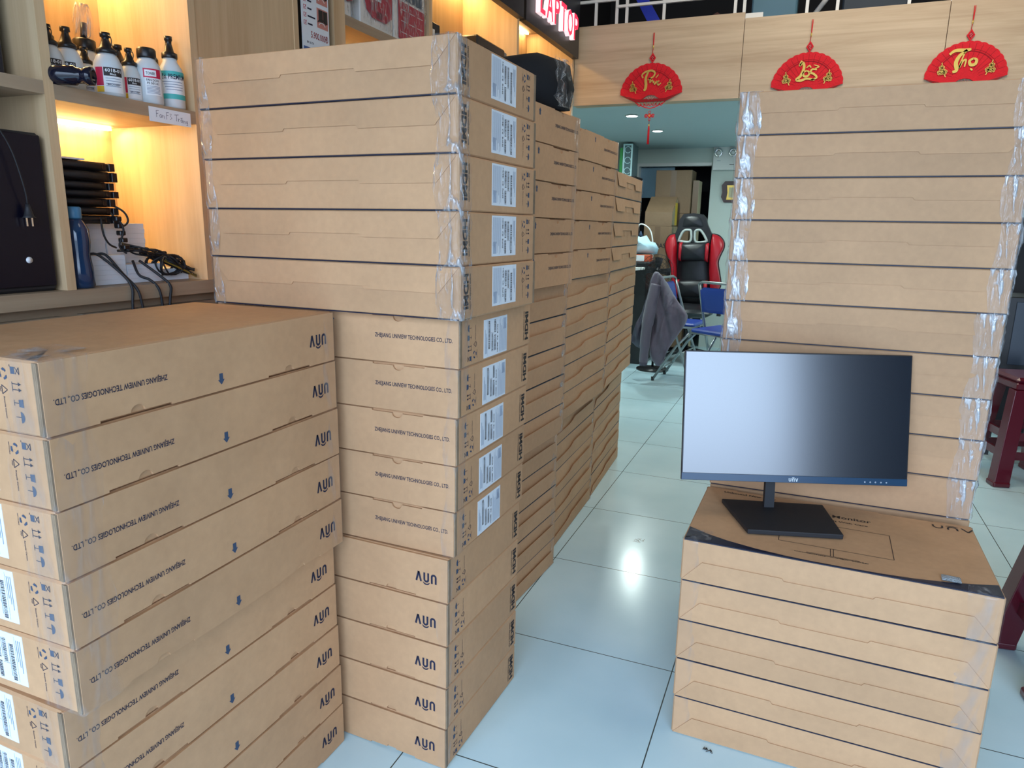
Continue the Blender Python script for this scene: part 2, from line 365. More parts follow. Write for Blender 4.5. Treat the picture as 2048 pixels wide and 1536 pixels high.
# ------------------------------------------------------------------ monitor cartons
CL, CW, CT = .716, .427, .1172
MP = T(-CL/2, -CW/2, -CT/2) @ XZ
MQ = T(CL/2, CW/2, -CT/2) @ RZ(180) @ XZ
MR = T(CL/2, -CW/2, -CT/2) @ RZ(90) @ XZ
MS = T(-CL/2, CW/2, -CT/2) @ RZ(-90) @ XZ
MT = T(CL/2, CW/2, CT/2) @ RZ(180)
def arc(cx, cy, r, a0, a1, n=8, ry=None): return [(cx+r*math.cos(R(a0+(a1-a0)*i/n)), cy+(ry or r)*math.sin(R(a0+(a1-a0)*i/n))) for i in range(n+1)]
def logo(b, x, y, w, h, m, M, z=.0005):
    """lower-case u n v under a small arch"""
    s = h*.15; lh = h*.74; lw = w*.27; r = lw/2-s/2
    u = [(x+s/2, y+lh)] + [(p[0], p[1]) for p in arc(x+lw/2, y+r+s/2, r, 180, 360)] + [(x+lw-s/2, y+lh)]
    b.ribbon(u, s, m, M, z)
    x2 = x+w*.35; b.ribbon([(x2+s/2, y)]+arc(x2+lw/2, y+lh-r-s/2, r, 180, 0)+[(x2+lw-s/2, y)], s, m, M, z)
    x3 = x+w*.69; b.ribbon([(x3+s/2, y+lh), (x3+w*.155, y)], s, m, M, z); b.ribbon([(x3+w*.155, y), (x3+w*.31-s/2, y+lh)], s, m, M, z)
    b.ribbon(arc(x2+lw/2, y+lh*.62, w*.2, 140, 40, ry=h*.42), [s*.3, s*.5]+[s*.7]*5+[s*.5, s*.3], m, M, z)
def icons(b, M, blue, small=False):
    z = .0005; K = M
    def line(p, w=.0012): b.ribbon(p, w, INK, K, z)
    # column nearest the long printed face
    def rot(u, v): return M @ T(u, v, 0) @ RZ(90)
    c = .060; s = .011
    K = rot(c, .012)                        # stacking mark
    b.poly([(0, 0, z), (s, 0, z), (s, s*.8, z), (0, s*.8, z)], blue, K); line([(0, s*.9), (s, s*1.7)]); line([(s, s*.9), (0, s*1.7)]); line([(0, s*1.7), (s, s*1.7)]); line([(0, -.001), (-.003, -.001)])
    K = rot(c, .036); line([(-.001, 0), (s+.003, 0)])
    for dx in (.002, .011): line([(dx, 0), (dx, .018)]); b.poly([(dx-.003, .013, z), (dx+.003, .013, z), (dx, .02, z)], INK, K)
    K = rot(c, .062); b.poly([(0, .010, z), (.011, .010, z), (.012, .02, z), (-.001, .02, z)], blue, K); line([(.0055, .01), (.0055, 0)]); line([(.001, 0), (.010, 0)])
    K = rot(c, .084); b.poly([(p[0], p[1], z) for p in arc(.0055, .011, .009, 0, 180, ry=.008)], blue, K); line([(.0055, .012), (.0055, 0)])
    c2 = .084; K = rot(c2, .018)
    for a in (0, 120, 240):
        q = [(.0065+.0075*math.cos(R(a+t)), .0065+.0075*math.sin(R(a+t))) for t in (5, 30, 55, 80)]; b.ribbon(q, [.0035, .0035, .005, .0005], blue, K, z)
    b.text('RECYCLABLE', -.003, -.007, .020, .0022, INK, K, z)
    K = rot(c2, .042)
    t_ = [(0, 0), (.014, 0), (.007, .012), (0, 0)]
    for i in range(3): line([t_[i], t_[i+1]])
    b.text('PAP', .003, -.005, .008, .003, INK, K, z)
    K = rot(c2, .060); b.text('Recycle Carton', 0, 0, .034, .0042, INK, K, z)
def body_mesh():
    b = MB()
    b.rbox((-CL/2, -CW/2+.005, -CT/2+.0006), (CL/2, CW/2, CT/2-.0006), KRAFT, .0035)
    # corrugated flap ends showing in the corner beside the printed long face
    for i, (o, w) in enumerate(((.0015, .003), (.0055, .0035), (.010, .0022))):
        b.box((CL/2-.002, -CW/2+o, -CT/2+.003), (CL/2+.0012-i*.0004, -CW/2+o+w, CT/2-.003), KRAFT2)
        b.box((-CL/2-.0012+i*.0004, -CW/2+o, -CT/2+.003), (-CL/2+.002, -CW/2+o+w, CT/2-.003), KRAFT2)
    # short ends: print
    for M in (MR, MS):
        if M is MR:
            icons(b, M, INKB)
            H = M @ T(.962*CW, .016, 0) @ RZ(90); b.text('HDMI', 0, 0, .078, .023, INKBLK, H, .0005)
            b.text('www.uniview.com', 0, .028, .080, .0075, INKBLK, H, .0005)
        else:
            N = M @ T(CW, 0, 0) @ Matrix.Scale(1, 4)
            # mirrored order: printed face is on the right of this end
            K = T(-CL/2, CW/2, -CT/2) @ RZ(-90) @ XZ @ T(CW, CT, 0) @ RZ(180); icons(b, K, INKB)
            H = K @ T(.962*CW, .016, 0) @ RZ(90); b.text('HDMI', 0, 0, .078, .023, INKBLK, H, .0005)
            b.text('www.uniview.com', 0, .028, .080, .0075, INKBLK, H, .0005)
    # seam of the short end flaps
    # top: dark printed wave and outline drawing, read from the tuck-flap side
    w1 = [(0, 0), (0, .085)]+[(CL*u, d) for u, d in ((.08, .055), (.15, .036), (.25, .018), (.35, .008), (.45, .004))]+[(CL*.45, 0)]
    w2 = [(CL*.5, 0), (CL*.5, .003)]+[(CL*u, d) for u, d in ((.65, .007), (.75, .014), (.85, .028), (.93, .045), (1, .062))]+[(CL, 0)]
    zt = .0002
    for w in (w1, w2):
        b.prism([(min(max(x, .004), CL-.004), max(y, .004)) for x, y in w], -.001, zt, NAVY, MT)
    b.box((-CL/2+.004, CW/2-.006, CT/2-.003), (CL/2-.004, CW/2+.0003, CT/2-.0004), NAVY)   # printed edge
    b.text('Unbound New View', .055, .39, .15, .014, INKBLK, MT, zt)
    b.text('LED Monitor', .30, .325, .16, .020, INKBLK, MT, zt); b.text('Handle It With Care', .31, .295, .14, .010, INKBLK, MT, zt)
    b.text('Connectivity  :  VGA  HDMI', .27, .045, .17, .007, INKBLK, MT, zt)
    def rect(x0, y0, x1, y1, w=.0016):
        for p in ([(x0, y0), (x1, y0)], [(x1, y0), (x1, y1)], [(x1, y1), (x0, y1)], [(x0, y1), (x0, y0)]): b.ribbon(p, w, INKBLK, MT, zt)
    rect(.23, .10, .50, .258); rect(.355, .055, .362, .10); rect(.30, .05, .42, .055)
    logo(b, .615, .375, .10, .032, INKBLK, MT, zt)
    me = b.build('x'); d = me.data; bpy.data.objects.remove(me); d.name = 'carton_body'; return d
def panel_mesh():
    b = MB(); o = [(.002, .002), (CL-.002, .002)]; tt = CT-.0015
    def slot(u0, u1, un):
        a = [(u1*CL, tt), (u1*CL, tt-.004)]; c = un*CL; r = .0145
        a += [(c+r, tt-.004)] + [(c+r*math.cos(R(t)), tt-.004-.8*r*math.sin(R(t))) for t in range(20, 161, 20)] + [(c-r, tt-.004)]
        return a + [(u0*CL, tt-.004), (u0*CL, tt)]
    o += [(CL-.002, tt)]+slot(.675, .875, .775)+slot(.13, .325, .232)+[(.002, tt)]
    b.prism(o, -.0048, 0, KRAFT, MP)
    b.text('ZHEJIANG UNIVIEW TECHNOLOGIES CO., LTD.', .684*CL, .49*CT, .292*CL, .112*CT, INK, MP, .0005)
    logo(b, .045*CL, .40*CT, .085*CL, .30*CT, INK, MP)
    x = .51*CL; y = .70*CT; w = .0075
    b.poly([(x-w*.62, y, .0005), (x+w*.62, y, .0005), (x+w*.62, y+.012, .0005), (x-w*.62, y+.012, .0005)], INKB, MP); b.poly([(x-w*1.15, y+.012, .0005), (x+w*1.15, y+.012, .0005), (x, y+.022, .0005)], INKB, MP)
    me = b.build('x'); d = me.data; bpy.data.objects.remove(me); return d
def flap_mesh(bulge=0, tabs=False):
    """tuck flap rising from the lower edge of the plain long face"""
    b = MB(); th = .0016
    if not tabs: o = [(.004, .003), (CL-.004, .003), (.925*CL, .50*CT), (.643*CL, .50*CT), (.636*CL, .445*CT), (.355*CL, .445*CT), (.348*CL, .505*CT), (.075*CL, .505*CT)]
    elif tabs == 'step': o = [(.004, .003), (CL-.004, .003), (.94*CL, .62*CT), (.47*CL, .60*CT), (.435*CL, .52*CT), (.40*CL, .47*CT), (.30*CL, .43*CT), (.05*CL, .42*CT)]
    else: o = [(.004, .003), (CL-.004, .003), (.93*CL, .55*CT), (.68*CL, .55*CT), (.67*CL, .33*CT), (.33*CL, .33*CT), (.32*CL, .55*CT), (.07*CL, .55*CT)]
    K = MQ @ RX(bulge) if bulge else MQ
    b.prism(o, 0, th, KRAFT, K)
    if tabs is True:  # tucked centre tongue
        b.prism([(.40*CL, .30*CT), (.60*CL, .30*CT), (.59*CL, .56*CT), (.41*CL, .56*CT)], 0, .0014, KRAFT, MQ)
    me = b.build('x'); d = me.data; bpy.data.objects.remove(me); return d
def label_mesh():
    b = MB(); rr = random.Random(3); w, h = .094, .138       # drawn in reading frame, x along carton height
    K = MR @ T(.62*CW, .050*CT, 0) @ RZ(90)
    b.box((0, 0, 0), (w, h, .0006), PAPER, K); z = .0009
    def q(x0, y0, x1, y1, m): b.poly([(x0, y0, z), (x1, y0, z), (x1, y1, z), (x0, y1, z)], m, K)
    for i in range(13): q(.004, .004+i*.0036, .004+rr.uniform(.06, .086), .0048+i*.0036, PAPERG)
    q(.060, .006, .088, .024, mat('label_table_tint', srgb(172, 186, 206), .7))
    b.text('HDMI  CE  RoHS', .006, .056, .07, .006, INKBLK, K, z)
    for row, (y, x0, x1) in enumerate(((.070, .012, .05), (.070, .058, .088), (.086, .012, .055), (.104, .020, .088))):
        x = x0
        while x < x1:
            d = rr.choice((.0007, .0012, .0018)); q(x, y, x+d, y+.009, INKBLK); x += d+rr.choice((.0008, .0013))
        q(x0, y-.003, x1-.006, y-.002, PAPERG)
    q(.058, .084, .0585, .100, INKBLK); q(.004, .1175, .090, .118, PAPERG)
    for i in range(3): q(.01, .121+i*.0045, .05+.01*i, .1225+i*.0045, PAPERG)
    me = b.build('x'); d = me.data; bpy.data.objects.remove(me); return d
BODY, PANEL, FLAP, FLAPB, FLAPT, LABEL = body_mesh(), panel_mesh(), flap_mesh(1.0), flap_mesh(6, 'step'), flap_mesh(4.5, True), label_mesh()
ORI = {'text_up': Matrix.Identity(4), 'text_down': RY(180), 'flap_down': RX(180), 'flap_up': RZ(180)}
rj = random.Random(11)
CART = {}
def carton(sk, seg, k, ori, label, group, flap, sticker=True):
    x, y, a, sx, sy, mid = seg; ca, sa = math.cos(a), math.sin(a); dk = k+.5-mid
    cx = x+sx*dk+ca*CL/2-sa*CW/2+rj.uniform(-.0008, .0008); cy = y+sy*dk+sa*CL/2+ca*CW/2
    o = empty('monitor_carton', (0, 0, 0), (0, 0, 0), label, 'cardboard box', group)
    o.matrix_world = T(cx, cy, (k+.5)*CT) @ Matrix.Rotation(a+R(rj.uniform(-.2, .2)), 4, 'Z') @ ORI[ori]
    CART[(sk, k)] = (o, o.matrix_world.copy())
    for nm, me in (('carton_body', BODY), ('printed_panel', PANEL), ('tuck_flap', flap)):
        c = bpy.data.objects.new(nm, me); COL.objects.link(c); c.parent = o
    if sticker:
        c = bpy.data.objects.new('shipping_label', LABEL); COL.objects.link(c); c.parent = o; c['label'] = 'white barcode sticker'
    return o
ORD = ['topmost', 'second from the top', 'third from the top', 'fourth from the top', 'fifth from the top', 'sixth from the top', 'seventh from the top', 'eighth from the top', 'ninth from the top', 'tenth from the top',
       'fifth from the floor', 'fourth from the floor', 'third from the floor', 'second from the floor', 'lowest']
def seg(x, y, deg, sx, sy, mid): return (x, y, R(deg), sx, sy, mid)
SEG = {
 'A1': seg(-1.016, .668, 90.6, -.0015, .0003, 7.5), 'A2': seg(-1.050, .660, 89.2, -.002, -.0009, 2.5),
 'B1': seg(-1.409, 1.400, -1.45, -.0029, .0009, 12.5), 'B2': seg(-1.430, 1.428, -1.1, .0033, -.0006, 7.5), 'B3': seg(-1.447, 1.424, -2.2, .0008, .0014, 2.5),
 'C1': seg(-.216, 2.208, .3, -.0011, 0, 12.5), 'C2': seg(-.215, 2.214, .6, .0006, -.0024, 7.5), 'C3': seg(-.215, 2.222, .6, 0, 0, 2.5),
 'D': seg(-.226, 1.772, -1.43, -.0012, -.0015, 2.5),
 'E1': seg(-.852, 1.845, 86.1, .0024, .0005, 12.5), 'E2': seg(-.882, 1.868, 86.1, 0, 0, 7.5), 'E3': seg(-.908, 1.890, 86.1, 0, 0, 2.5),
 'F1': seg(-.869, 2.585, 88.4, .0028, .0008, 12.5), 'F2': seg(-.880, 2.632, 89.4, .001, 0, 7.5), 'F3': seg(-.907, 2.652, 91.3, 0, 0, 2.5),
 'G1': seg(-.863, 3.348, 92.6, .0036, .0007, 12.5), 'G2': seg(-.882, 3.387, 92.6, .001, 0, 7.5), 'G3': seg(-.931, 3.394, 92.7, 0, 0, 2.5)}
def stack(key, n, segs, oris, flaps, desc, group, stick):
    for k in range(n):
        j = n-1-k; i = min(k//5, len(segs)-1)
        pos = ORD[j] if (n < 15 and j < 9) or j < 10 else ORD[15-n+j]
        if k == 0: pos = 'lowest'
        carton(key, SEG[segs[i]], k, oris[i], desc[i] % pos, group, flaps[i], stick[i])
G_ = ('brown carton with side flap showing, %s, ', 'printed brown carton, %s, ')
stack('A', 10, ('A2', 'A1'), ('text_down',)*2, (FLAP,)*2, ('printed brown monitor carton, %s, in the front left stack',)*2, 'cartons of the front left stack', (True, True))
stack('B', 15, ('B3', 'B2', 'B1'), ('text_down', 'text_up', 'flap_down'), (FLAP,)*3,
      ('brown carton with upside-down logo, %s, in the big centre stack', 'brown carton with upright company name, %s, in the big centre stack', 'plain film-wrapped brown carton, %s, in the big centre stack'), 'cartons of the big centre stack', (False, True, True))
stack('C', 15, ('C3', 'C2', 'C1'), ('flap_down',)*3, (FLAP,)*3, ('plain brown carton, %s, in the tall taped stack behind the monitor',)*3, 'cartons of the tall right stack', (True,)*3)
stack('D', 5, ('D',), ('flap_up',), (FLAP,), ('plain brown carton, %s, in the low stack under the monitor',), 'cartons under the monitor', (True,))
stack('E', 15, ('E3', 'E2', 'E1'), ('flap_up', 'flap_up', 'text_up'), (FLAPB, FLAPB, FLAP), (G_[0]+'nearest stack of the aisle row',)*2+(G_[1]+'nearest stack of the aisle row',), 'cartons of the nearest aisle-row stack', (True,)*3)
stack('F', 15, ('F3', 'F2', 'F1'), ('flap_up', 'flap_up', 'text_up'), (FLAPB, FLAPB, FLAP), (G_[0]+'middle stack of the aisle row',)*2+(G_[1]+'middle stack of the aisle row',), 'cartons of the middle aisle-row stack', (True,)*3)
stack('G', 14, ('G3', 'G2', 'G1'), ('flap_up', 'flap_up', 'flap_down'), (FLAPB, FLAPB, FLAPT), (G_[0]+'farthest stack of the aisle row',)*3, 'cartons of the farthest aisle-row stack', (True,)*3)

# clear tape and film over the stack corners: each carton carries its own length
def corner_tape(sk, sg, k0, k1, end, w1, w2, m, amp=.004, fold=0, seed=0, jag=.006, part='clear tape'):
    """end 0/1: which end of the long front face; w1 along the front, w2 round the side"""
    rr = random.Random(seed); x, y, a, sx, sy, mid = SEG[sg]; ca, sa = math.cos(a), math.sin(a)
    cols = [(-1, w1), (-1, w1*.75), (-1, w1*.5), (-1, w1*.25), (0, 0), (1, w2*.25), (1, w2*.5), (1, w2*.75), (1, w2)]; n = len(cols)
    ph = [rr.uniform(0, 6) for _ in range(6)]; N = 10; grid = []
    tot = int(round((k1-k0)*N)); s_ = 1 if end else -1; lx = CL if end else 0
    for i in range(tot+1):
        k = k0+i/N; dk = k-mid; row = []
        for j, (sd, w) in enumerate(cols):
            e = abs(sd)*amp*(.5+.5*math.sin(ph[0]+k*5.1+j*1.3)*math.sin(ph[1]+k*2.3-j*.9)+rr.uniform(-.35, .35))*(1 if j not in (0, 8) else .25)
            e = .0018+max(0, e); ww = w+(jag*math.sin(ph[2]+k*3.3)+rr.uniform(-.3, .3)*jag if j in (0, 8) else 0)
            if sd < 0: px, py = lx-s_*ww, -e
            elif sd > 0: px, py = lx+s_*e, ww
            else: px, py = lx+s_*e*.7, -e*.7
            row.append((x+sx*dk+ca*px-sa*py, y+sy*dk+sa*px+ca*py, k*CT))
        grid.append(row)
    for c in range(int(k0), int(math.ceil(k1-1e-6))):
        i0 = int(round((c-k0)*N)); i1 = min(tot, int(round((c+1-k0)*N))); vs = []; fs = []
        i0 = max(i0, 0)
        for i in range(i0, i1+1): vs += grid[i]
        h = i1-i0
        for i in range(h):
            for j in range(n-1): fs.append((i*n+j, i*n+j+1, (i+1)*n+j+1, (i+1)*n+j))
        if fold and c == int(math.ceil(k1-1e-6))-1:
            b0 = h*n; base = len(vs); dk = k1-mid
            for j in range(n):
                sd, w = cols[j]
                if sd < 0: px, py = lx-s_*w, fold
                elif sd > 0: px, py = lx-s_*fold, w
                else: px, py = lx-s_*fold, fold
                vs.append((x+sx*dk+ca*px-sa*py, y+sy*dk+sa*px+ca*py, k1*CT+.0015+rr.uniform(0, .003)))
            for j in range(n-1): fs.append((b0+j, b0+j+1, base+j+1, base+j))
        o, mw = CART[(sk, c)]; inv = mw.inverted()
        b = MB(); b.add([tuple(inv @ Vector(v)) for v in vs], fs, m, True); t = b.build('packing_tape', o); t['label'] = part
ct = corner_tape
ct('B', 'B1', 10, 15, 1, .055, .05, FILM, .010, fold=.05, seed=1, part='glossy clear film')
ct('B', 'B1', 10, 15, 0, .035, .03, FILM, .010, seed=2, part='glossy clear film')
ct('B', 'B2', 5, 10, 1, .03, .045, TAPES, .001, seed=3, part='clear tape')
ct('B', 'B3', 0, 5, 1, .025, .045, TAPES, .001, seed=4, part='clear tape')
ct('C', 'C1', 10, 15, 0, .055, .03, TAPE, .007, fold=.06, seed=5, part='crinkled clear tape')
ct('C', 'C2', 8, 10, 0, .05, .03, TAPE, .005, seed=6, part='crinkled clear tape')
ct('C', 'C1', 10, 15, 1, .050, .02, TAPE, .007, seed=7, part='crinkled clear tape')
ct('C', 'C2', 5, 10, 1, .065, .02, TAPE, .006, seed=8, part='crinkled clear tape')
ct('D', 'D', 0, 5, 0, .045, .04, TAPES, .002, fold=.07, seed=9, part='clear tape')
ct('D', 'D', 0, 5, 1, .070, .04, TAPES, .003, fold=.03, seed=10, part='clear tape')
ct('A', 'A1', 5, 10, 0, .075, .09, TAPES, .002, fold=.10, seed=11, part='clear tape')
ct('A', 'A2', 0, 5, 0, .06, .07, TAPES, .003, seed=12, part='clear tape')
ct('A', 'A1', 5, 10, 1, .045, .012, TAPES, .001, fold=.05, seed=13, part='clear tape')
ct('E', 'E1', 10, 15, 1, .05, .02, TAPES, .004, seed=14, part='clear tape')
ct('E', 'E2', 5, 10, 1, .045, .02, FILM, .006, seed=15, part='glossy clear film')
ct('E', 'E3', 0, 5, 1, .06, .02, TAPES, .004, seed=16, part='clear tape')
ct('F', 'F1', 10, 15, 1, .04, .02, TAPES, .004, seed=17, part='clear tape')
ct('F', 'F2', 5, 10, 1, .03, .02, FILM, .006, seed=18, part='glossy clear film')
ct('F', 'F3', 0, 5, 1, .035, .02, FILM, .005, seed=19, part='glossy clear film')
ct('G', 'G1', 10, 14, 1, .03, .02, FILM, .005, seed=20, part='glossy clear film')
ct('G', 'G3', 0, 5, 1, .03, .02, TAPES, .003, seed=21, part='clear tape')
# ------------------------------------------------------------------ oak wall shelving
XF, XB = -1.6, -1.945
sh = empty('wall_shelving', (XF, 1.6, 0), (0, 0, 0), 'tall oak wall shelving with lit bays behind the carton stacks', 'shelving')
def rel(o, p): o.parent = p; o.matrix_parent_inverse = Matrix.Translation(p.location).inverted(); return o
def sp(name, a, b, m, label=None):
    o = MB().box(a, b, m).build(name); rel(o, sh)
    if label: o['label'] = label
    return o
sp('back_panel', (XB, -.5, .0), (XB+.01, 4.93, 3.0), OAK)
DIV = [(.60, .622), (1.145, 1.168), (1.573, 1.597), (2.01, 2.032), (2.225, 2.29), (2.905, 2.935), (3.905, 3.935), (4.905, 4.94)]
for y0, y1 in DIV: sp('upright', (XB+.01, y0, 1.21), (XF, y1, 3.0), OAK)
def shelf(y0, y1, z, t=.03): sp('shelf', (XB+.01, y0, z-t), (XF, y1, z), OAKY)
shelf(.622, 1.145, 1.673, .028); shelf(1.168, 1.573, 1.670, .033); shelf(1.168, 1.573, 2.10); shelf(.622, 1.145, 2.10)
shelf(2.032, 2.225, 1.93); shelf(2.29, 2.905, 2.102, .035); shelf(2.29, 2.905, 1.72); shelf(2.935, 3.905, 2.085); shelf(3.935, 4.905, 2.085)
shelf(2.935, 3.905, 2.70); shelf(3.935, 4.905, 2.70); shelf(2.29, 2.905, 2.50)
sp('closed_panel', (XF-.03, 1.597, 1.21), (XF-.004, 2.01, 3.0), OAK)
sp('counter', (XB+.01, -.5, 1.175), (XF+.012, 4.94, 1.211), OAKY)
sp('base_carcass', (XB+.01, -.5, 0), (XF-.02, 4.94, 1.174), OAKY)
for y0, y1 in ((.0, .58), (.60, 1.125), (1.175, 1.60), (1.62, 2.1), (2.12, 2.6)):
    d = sp('cabinet_door', (XF-.018, y0, .1), (XF+.002, y1, 1.152), OAKG)
    k = MB().lathe([(.006, 0), (.012, .006), (.011, .014), (.004, .018)], CHROME, 12, T(XF+.002, y0+.035, 1.118) @ RY(90)).build('knob'); k.parent = d
    k['label'] = 'round metal knob'
# warm LED strips under the shelves
LEDM = mat('led_strip', (1, .7, .3, 1), .5, emit=(1, .72, .34, 1), es=26)
WARM = (1, .66, .24)
def led(y0, y1, z, power, label, x=XB+.03):
    o = MB().box((x-.008, y0, z-.008), (x+.008, y1, z-.0005), LEDM).build('led_strip'); tag(o, label, 'light strip', 'LED strips in the shelving')
    a = area('led_glow', (x+.02, (y0+y1)/2, z-.012), (0, R(-25), 0), .02, y1-y0, power, WARM)
led(1.19, 1.555, 1.636, 1.5, 'warm LED strip under the bottle shelf')
led(1.19, 1.555, 2.068, 1.4, 'warm LED strip in the bay above the toner bottles')
led(2.31, 2.89, 2.066, .8, 'warm LED strip under the shelf of red packages')
led(2.96, 3.88, 2.668, 3.2, 'warm LED strip in the bay with the black printer')
led(3.96, 4.86, 2.668, 1.3, 'warm LED strip in the far bay below the LAPTOP sign')

# ------------------------------------------------------------------ bottles
BOT_W = mat('bottle_white', srgb(206, 214, 218), .4)
PINK = mat('label_magenta', srgb(196, 30, 72), .5); TEAL = mat('label_teal', srgb(70, 178, 176), .5); YEL = mat('label_yellow', srgb(230, 190, 50), .5)
LBL = mat('label_white', srgb(232, 236, 240), .5)
def cyl_text(b, st, a0, a1, z0, z1, r, m):
    vs, fs, _ = text_mesh(st); b.add([(r*math.cos(a0+(a1-a0)*x), r*math.sin(a0+(a1-a0)*x), z0+(z1-z0)*y) for x, y in vs], fs, m)
def cyl_patch(b, a0, a1, z0, z1, r, m, n=10):
    vs = []; fs = []
    for i in range(n+1):
        a = a0+(a1-a0)*i/n; vs += [(r*math.cos(a), r*math.sin(a), z0), (r*math.cos(a), r*math.sin(a), z1)]
    for i in range(n): fs.append((2*i, 2*i+2, 2*i+3, 2*i+1))
    b.add(vs, fs, m, True)
def bottle(x, y, z, h, r, kind, label, turn=0):
    t = empty('toner_bottle', (x, y, z), (0, 0, 0), label, 'bottle', 'toner bottles on the shelf')
    b = MB(); cap = MB(); lab = MB(); fa = R(-40+turn); rl = r*1.012
    if kind == 'wide':
        hb = h*.82
        b.lathe([(r*.92, 0), (r, h*.03), (r, hb*.72), (r*.9, hb*.86), (r*.66, hb*.96), (r*.6, hb)], BOT_W)
        cap.lathe([(r*.68, hb), (r*.70, hb+.004), (r*.70, h-.004), (r*.62, h)], BLACK)
        if turn < 90:
            cyl_patch(lab, fa-.1, fa+1.2, h*.16, h*.60, rl, LBL)
            cyl_patch(lab, fa-.2, fa+1.15, h*.46, h*.62, rl+.0002, PINK); cyl_patch(lab, fa-.1, fa+.75, h*.485, h*.595, rl+.0004, LBL)
            cyl_text(lab, 'TONER', fa, fa+.65, h*.51, h*.56, rl+.0006, INKBLK); cyl_text(lab, 'FAN DON', fa, fa+.9, h*.40, h*.44, rl+.0006, INKBLK); cyl_text(lab, 'FS 501-01', fa+.05, fa+.9, h*.345, h*.385, rl+.0006, INKBLK)
            for i in range(6): cyl_patch(lab, fa-.0, fa+1.0, h*(.31-i*.024), h*(.318-i*.024), rl+.0005, PAPERG)
    elif kind == 'slim':
        hb = h*.70
        b.lathe([(r*.9, 0), (r, h*.03), (r, hb*.68), (r*.93, hb*.8), (r*.6, hb*.93), (r*.56, hb)], BOT_W)
        cap.lathe([(r*.62, hb), (r*.64, hb+.003), (r*.64, hb+h*.07), (r*.4, hb+h*.09), (r*.26, hb+h*.20), (r*.26, hb+h*.24), (r*.32, hb+h*.245), (r*.32, h)], BLACK)
        cyl_patch(lab, fa-1.3, fa+1.4, h*.15, h*.50, rl, LBL, 20); cyl_patch(lab, fa-1.3, fa+1.4, h*.44, h*.51, rl+.0003, TEAL, 20); cyl_patch(lab, fa-1.3, fa+1.4, h*.13, h*.20, rl+.0003, TEAL, 20)
        cyl_text(lab, 'Zd. PREMIUM', fa-.9, fa+1.2, h*.40, h*.47, rl+.0006, INK)
        for i in range(4): cyl_patch(lab, fa-.8+.1*i, fa+.9, h*(.36-i*.035), h*(.368-i*.035), rl+.0005, PAPERG)
    else:
        hb = h*.68
        b.lathe([(r*.94, 0), (r, h*.03), (r, hb*.62), (r*.93, hb*.76), (r*.72, hb*.92), (r*.56, hb)], BOT_W)
        cap.lathe([(r*.66, hb-.001), (r*.68, hb+.003), (r*.68, hb+h*.06), (r*.46, hb+h*.09), (r*.24, hb+h*.22), (r*.24, hb+h*.25), (r*.34, hb+h*.255), (r*.34, h)], BLACK)
        cap.tube(smooth_path([(r*.3, 0, h-.006), (r*.8, .002, h-.012), (r*.95, .002, hb+h*.15), (r*.72, 0, hb+h*.05)], 5), .0012, BLACK, 5, RZ(-20+turn))
        if turn < 90:
            cyl_patch(lab, fa-.9, fa+1.0, h*.06, h*.44, rl, LBL, 14); cyl_patch(lab, fa-.9, fa-.35, h*.16, h*.44, rl+.0003, PINK); cyl_patch(lab, fa-.9, fa-.35, h*.06, h*.15, rl+.0003, YEL)
            cyl_patch(lab, fa-.30, fa+.95, h*.31, h*.44, rl+.0003, INKBLK, 10); cyl_text(lab, '6018-01', fa-.2, fa+.85, h*.37, h*.425, rl+.0006, LBL); cyl_text(lab, 'Black', fa+.1, fa+.5, h*.325, h*.355, rl+.0006, LBL)
            for i in range(4): cyl_patch(lab, fa-.2, fa+.8, h*(.27-i*.04), h*(.278-i*.04), rl+.0005, PAPERG)
            cyl_text(lab, 'BROTHER', fa-.1, fa+.7, h*.165, h*.195, rl+.0006, INK)
    b.build('bottle_body', t); cap.build('cap', t)
    if lab.v: lab.build('label', t)
    return t
ZS = 1.6705
bottle(-1.650, 1.202, ZS, .135, .030, 'nozzle', 'toner bottle at the left end of the bottle row, half hidden')
bottle(-1.668, 1.262, ZS, .145, .032, 'nozzle', 'toner bottle behind the black tube lying on the shelf', -25)
bottle(-1.700, 1.330, ZS, .118, .026, 'nozzle', 'small toner bottle left of the large 6018-01 bottle', -5)
bottle(-1.640, 1.345, ZS, .150, .034, 'nozzle', 'large white 6018-01 toner bottle with magenta label near the middle')
bottle(-1.652, 1.418, ZS, .132, .026, 'nozzle', 'small 6018-01 toner bottle left of the fat bottle')
bottle(-1.640, 1.462, ZS, .140, .033, 'wide', 'fat white bottle with flat black cap and small red label', -10)
bottle(-1.700, 1.528, ZS, .135, .027, 'wide', 'white bottle with flat black cap hidden behind the slim one', 200)
bottle(-1.637, 1.534, ZS, .185, .031, 'slim', 'slim white bottle with teal patterned label at the right end')
bottle(-1.800, 1.300, ZS, .150, .036, 'wide', 'yellowish wide bottle at the back left of the shelf', 200)
bottle(-1.790, 1.405, ZS, .160, .038, 'wide', 'wide capped bottle at the back under the plastic bag', 200)
bottle(-1.780, 1.492, ZS, .165, .038, 'nozzle', 'large toner bottle at the back with looped cap strap', 200)
bottle(-1.740, 1.548, ZS, .125, .022, 'nozzle', 'back-row toner bottle right of the looped cap strap', 200)
t = MB(); K = T(-1.612, 1.175, ZS+.021) @ RZ(30) @ RY(90)
t.lathe([(.019, 0), (.021, .004), (.021, .05), (.017, .055), (.017, .07), (.020, .074), (.020, .088), (.014, .09), (.014, .082)], GLOSSBLK, 20, K)
tag(t.build('black_tube'), 'short glossy black tube lying in front of the toner bottles', 'tube')
t = MB(); t.pad([(-.02, 0), (.022, 0), (.026, .05), (.018, .085), (-.012, .09), (-.022, .05)], .012, FILM, 4, T(-1.790, 1.405, ZS+.161) @ RZ(50) @ XZ)
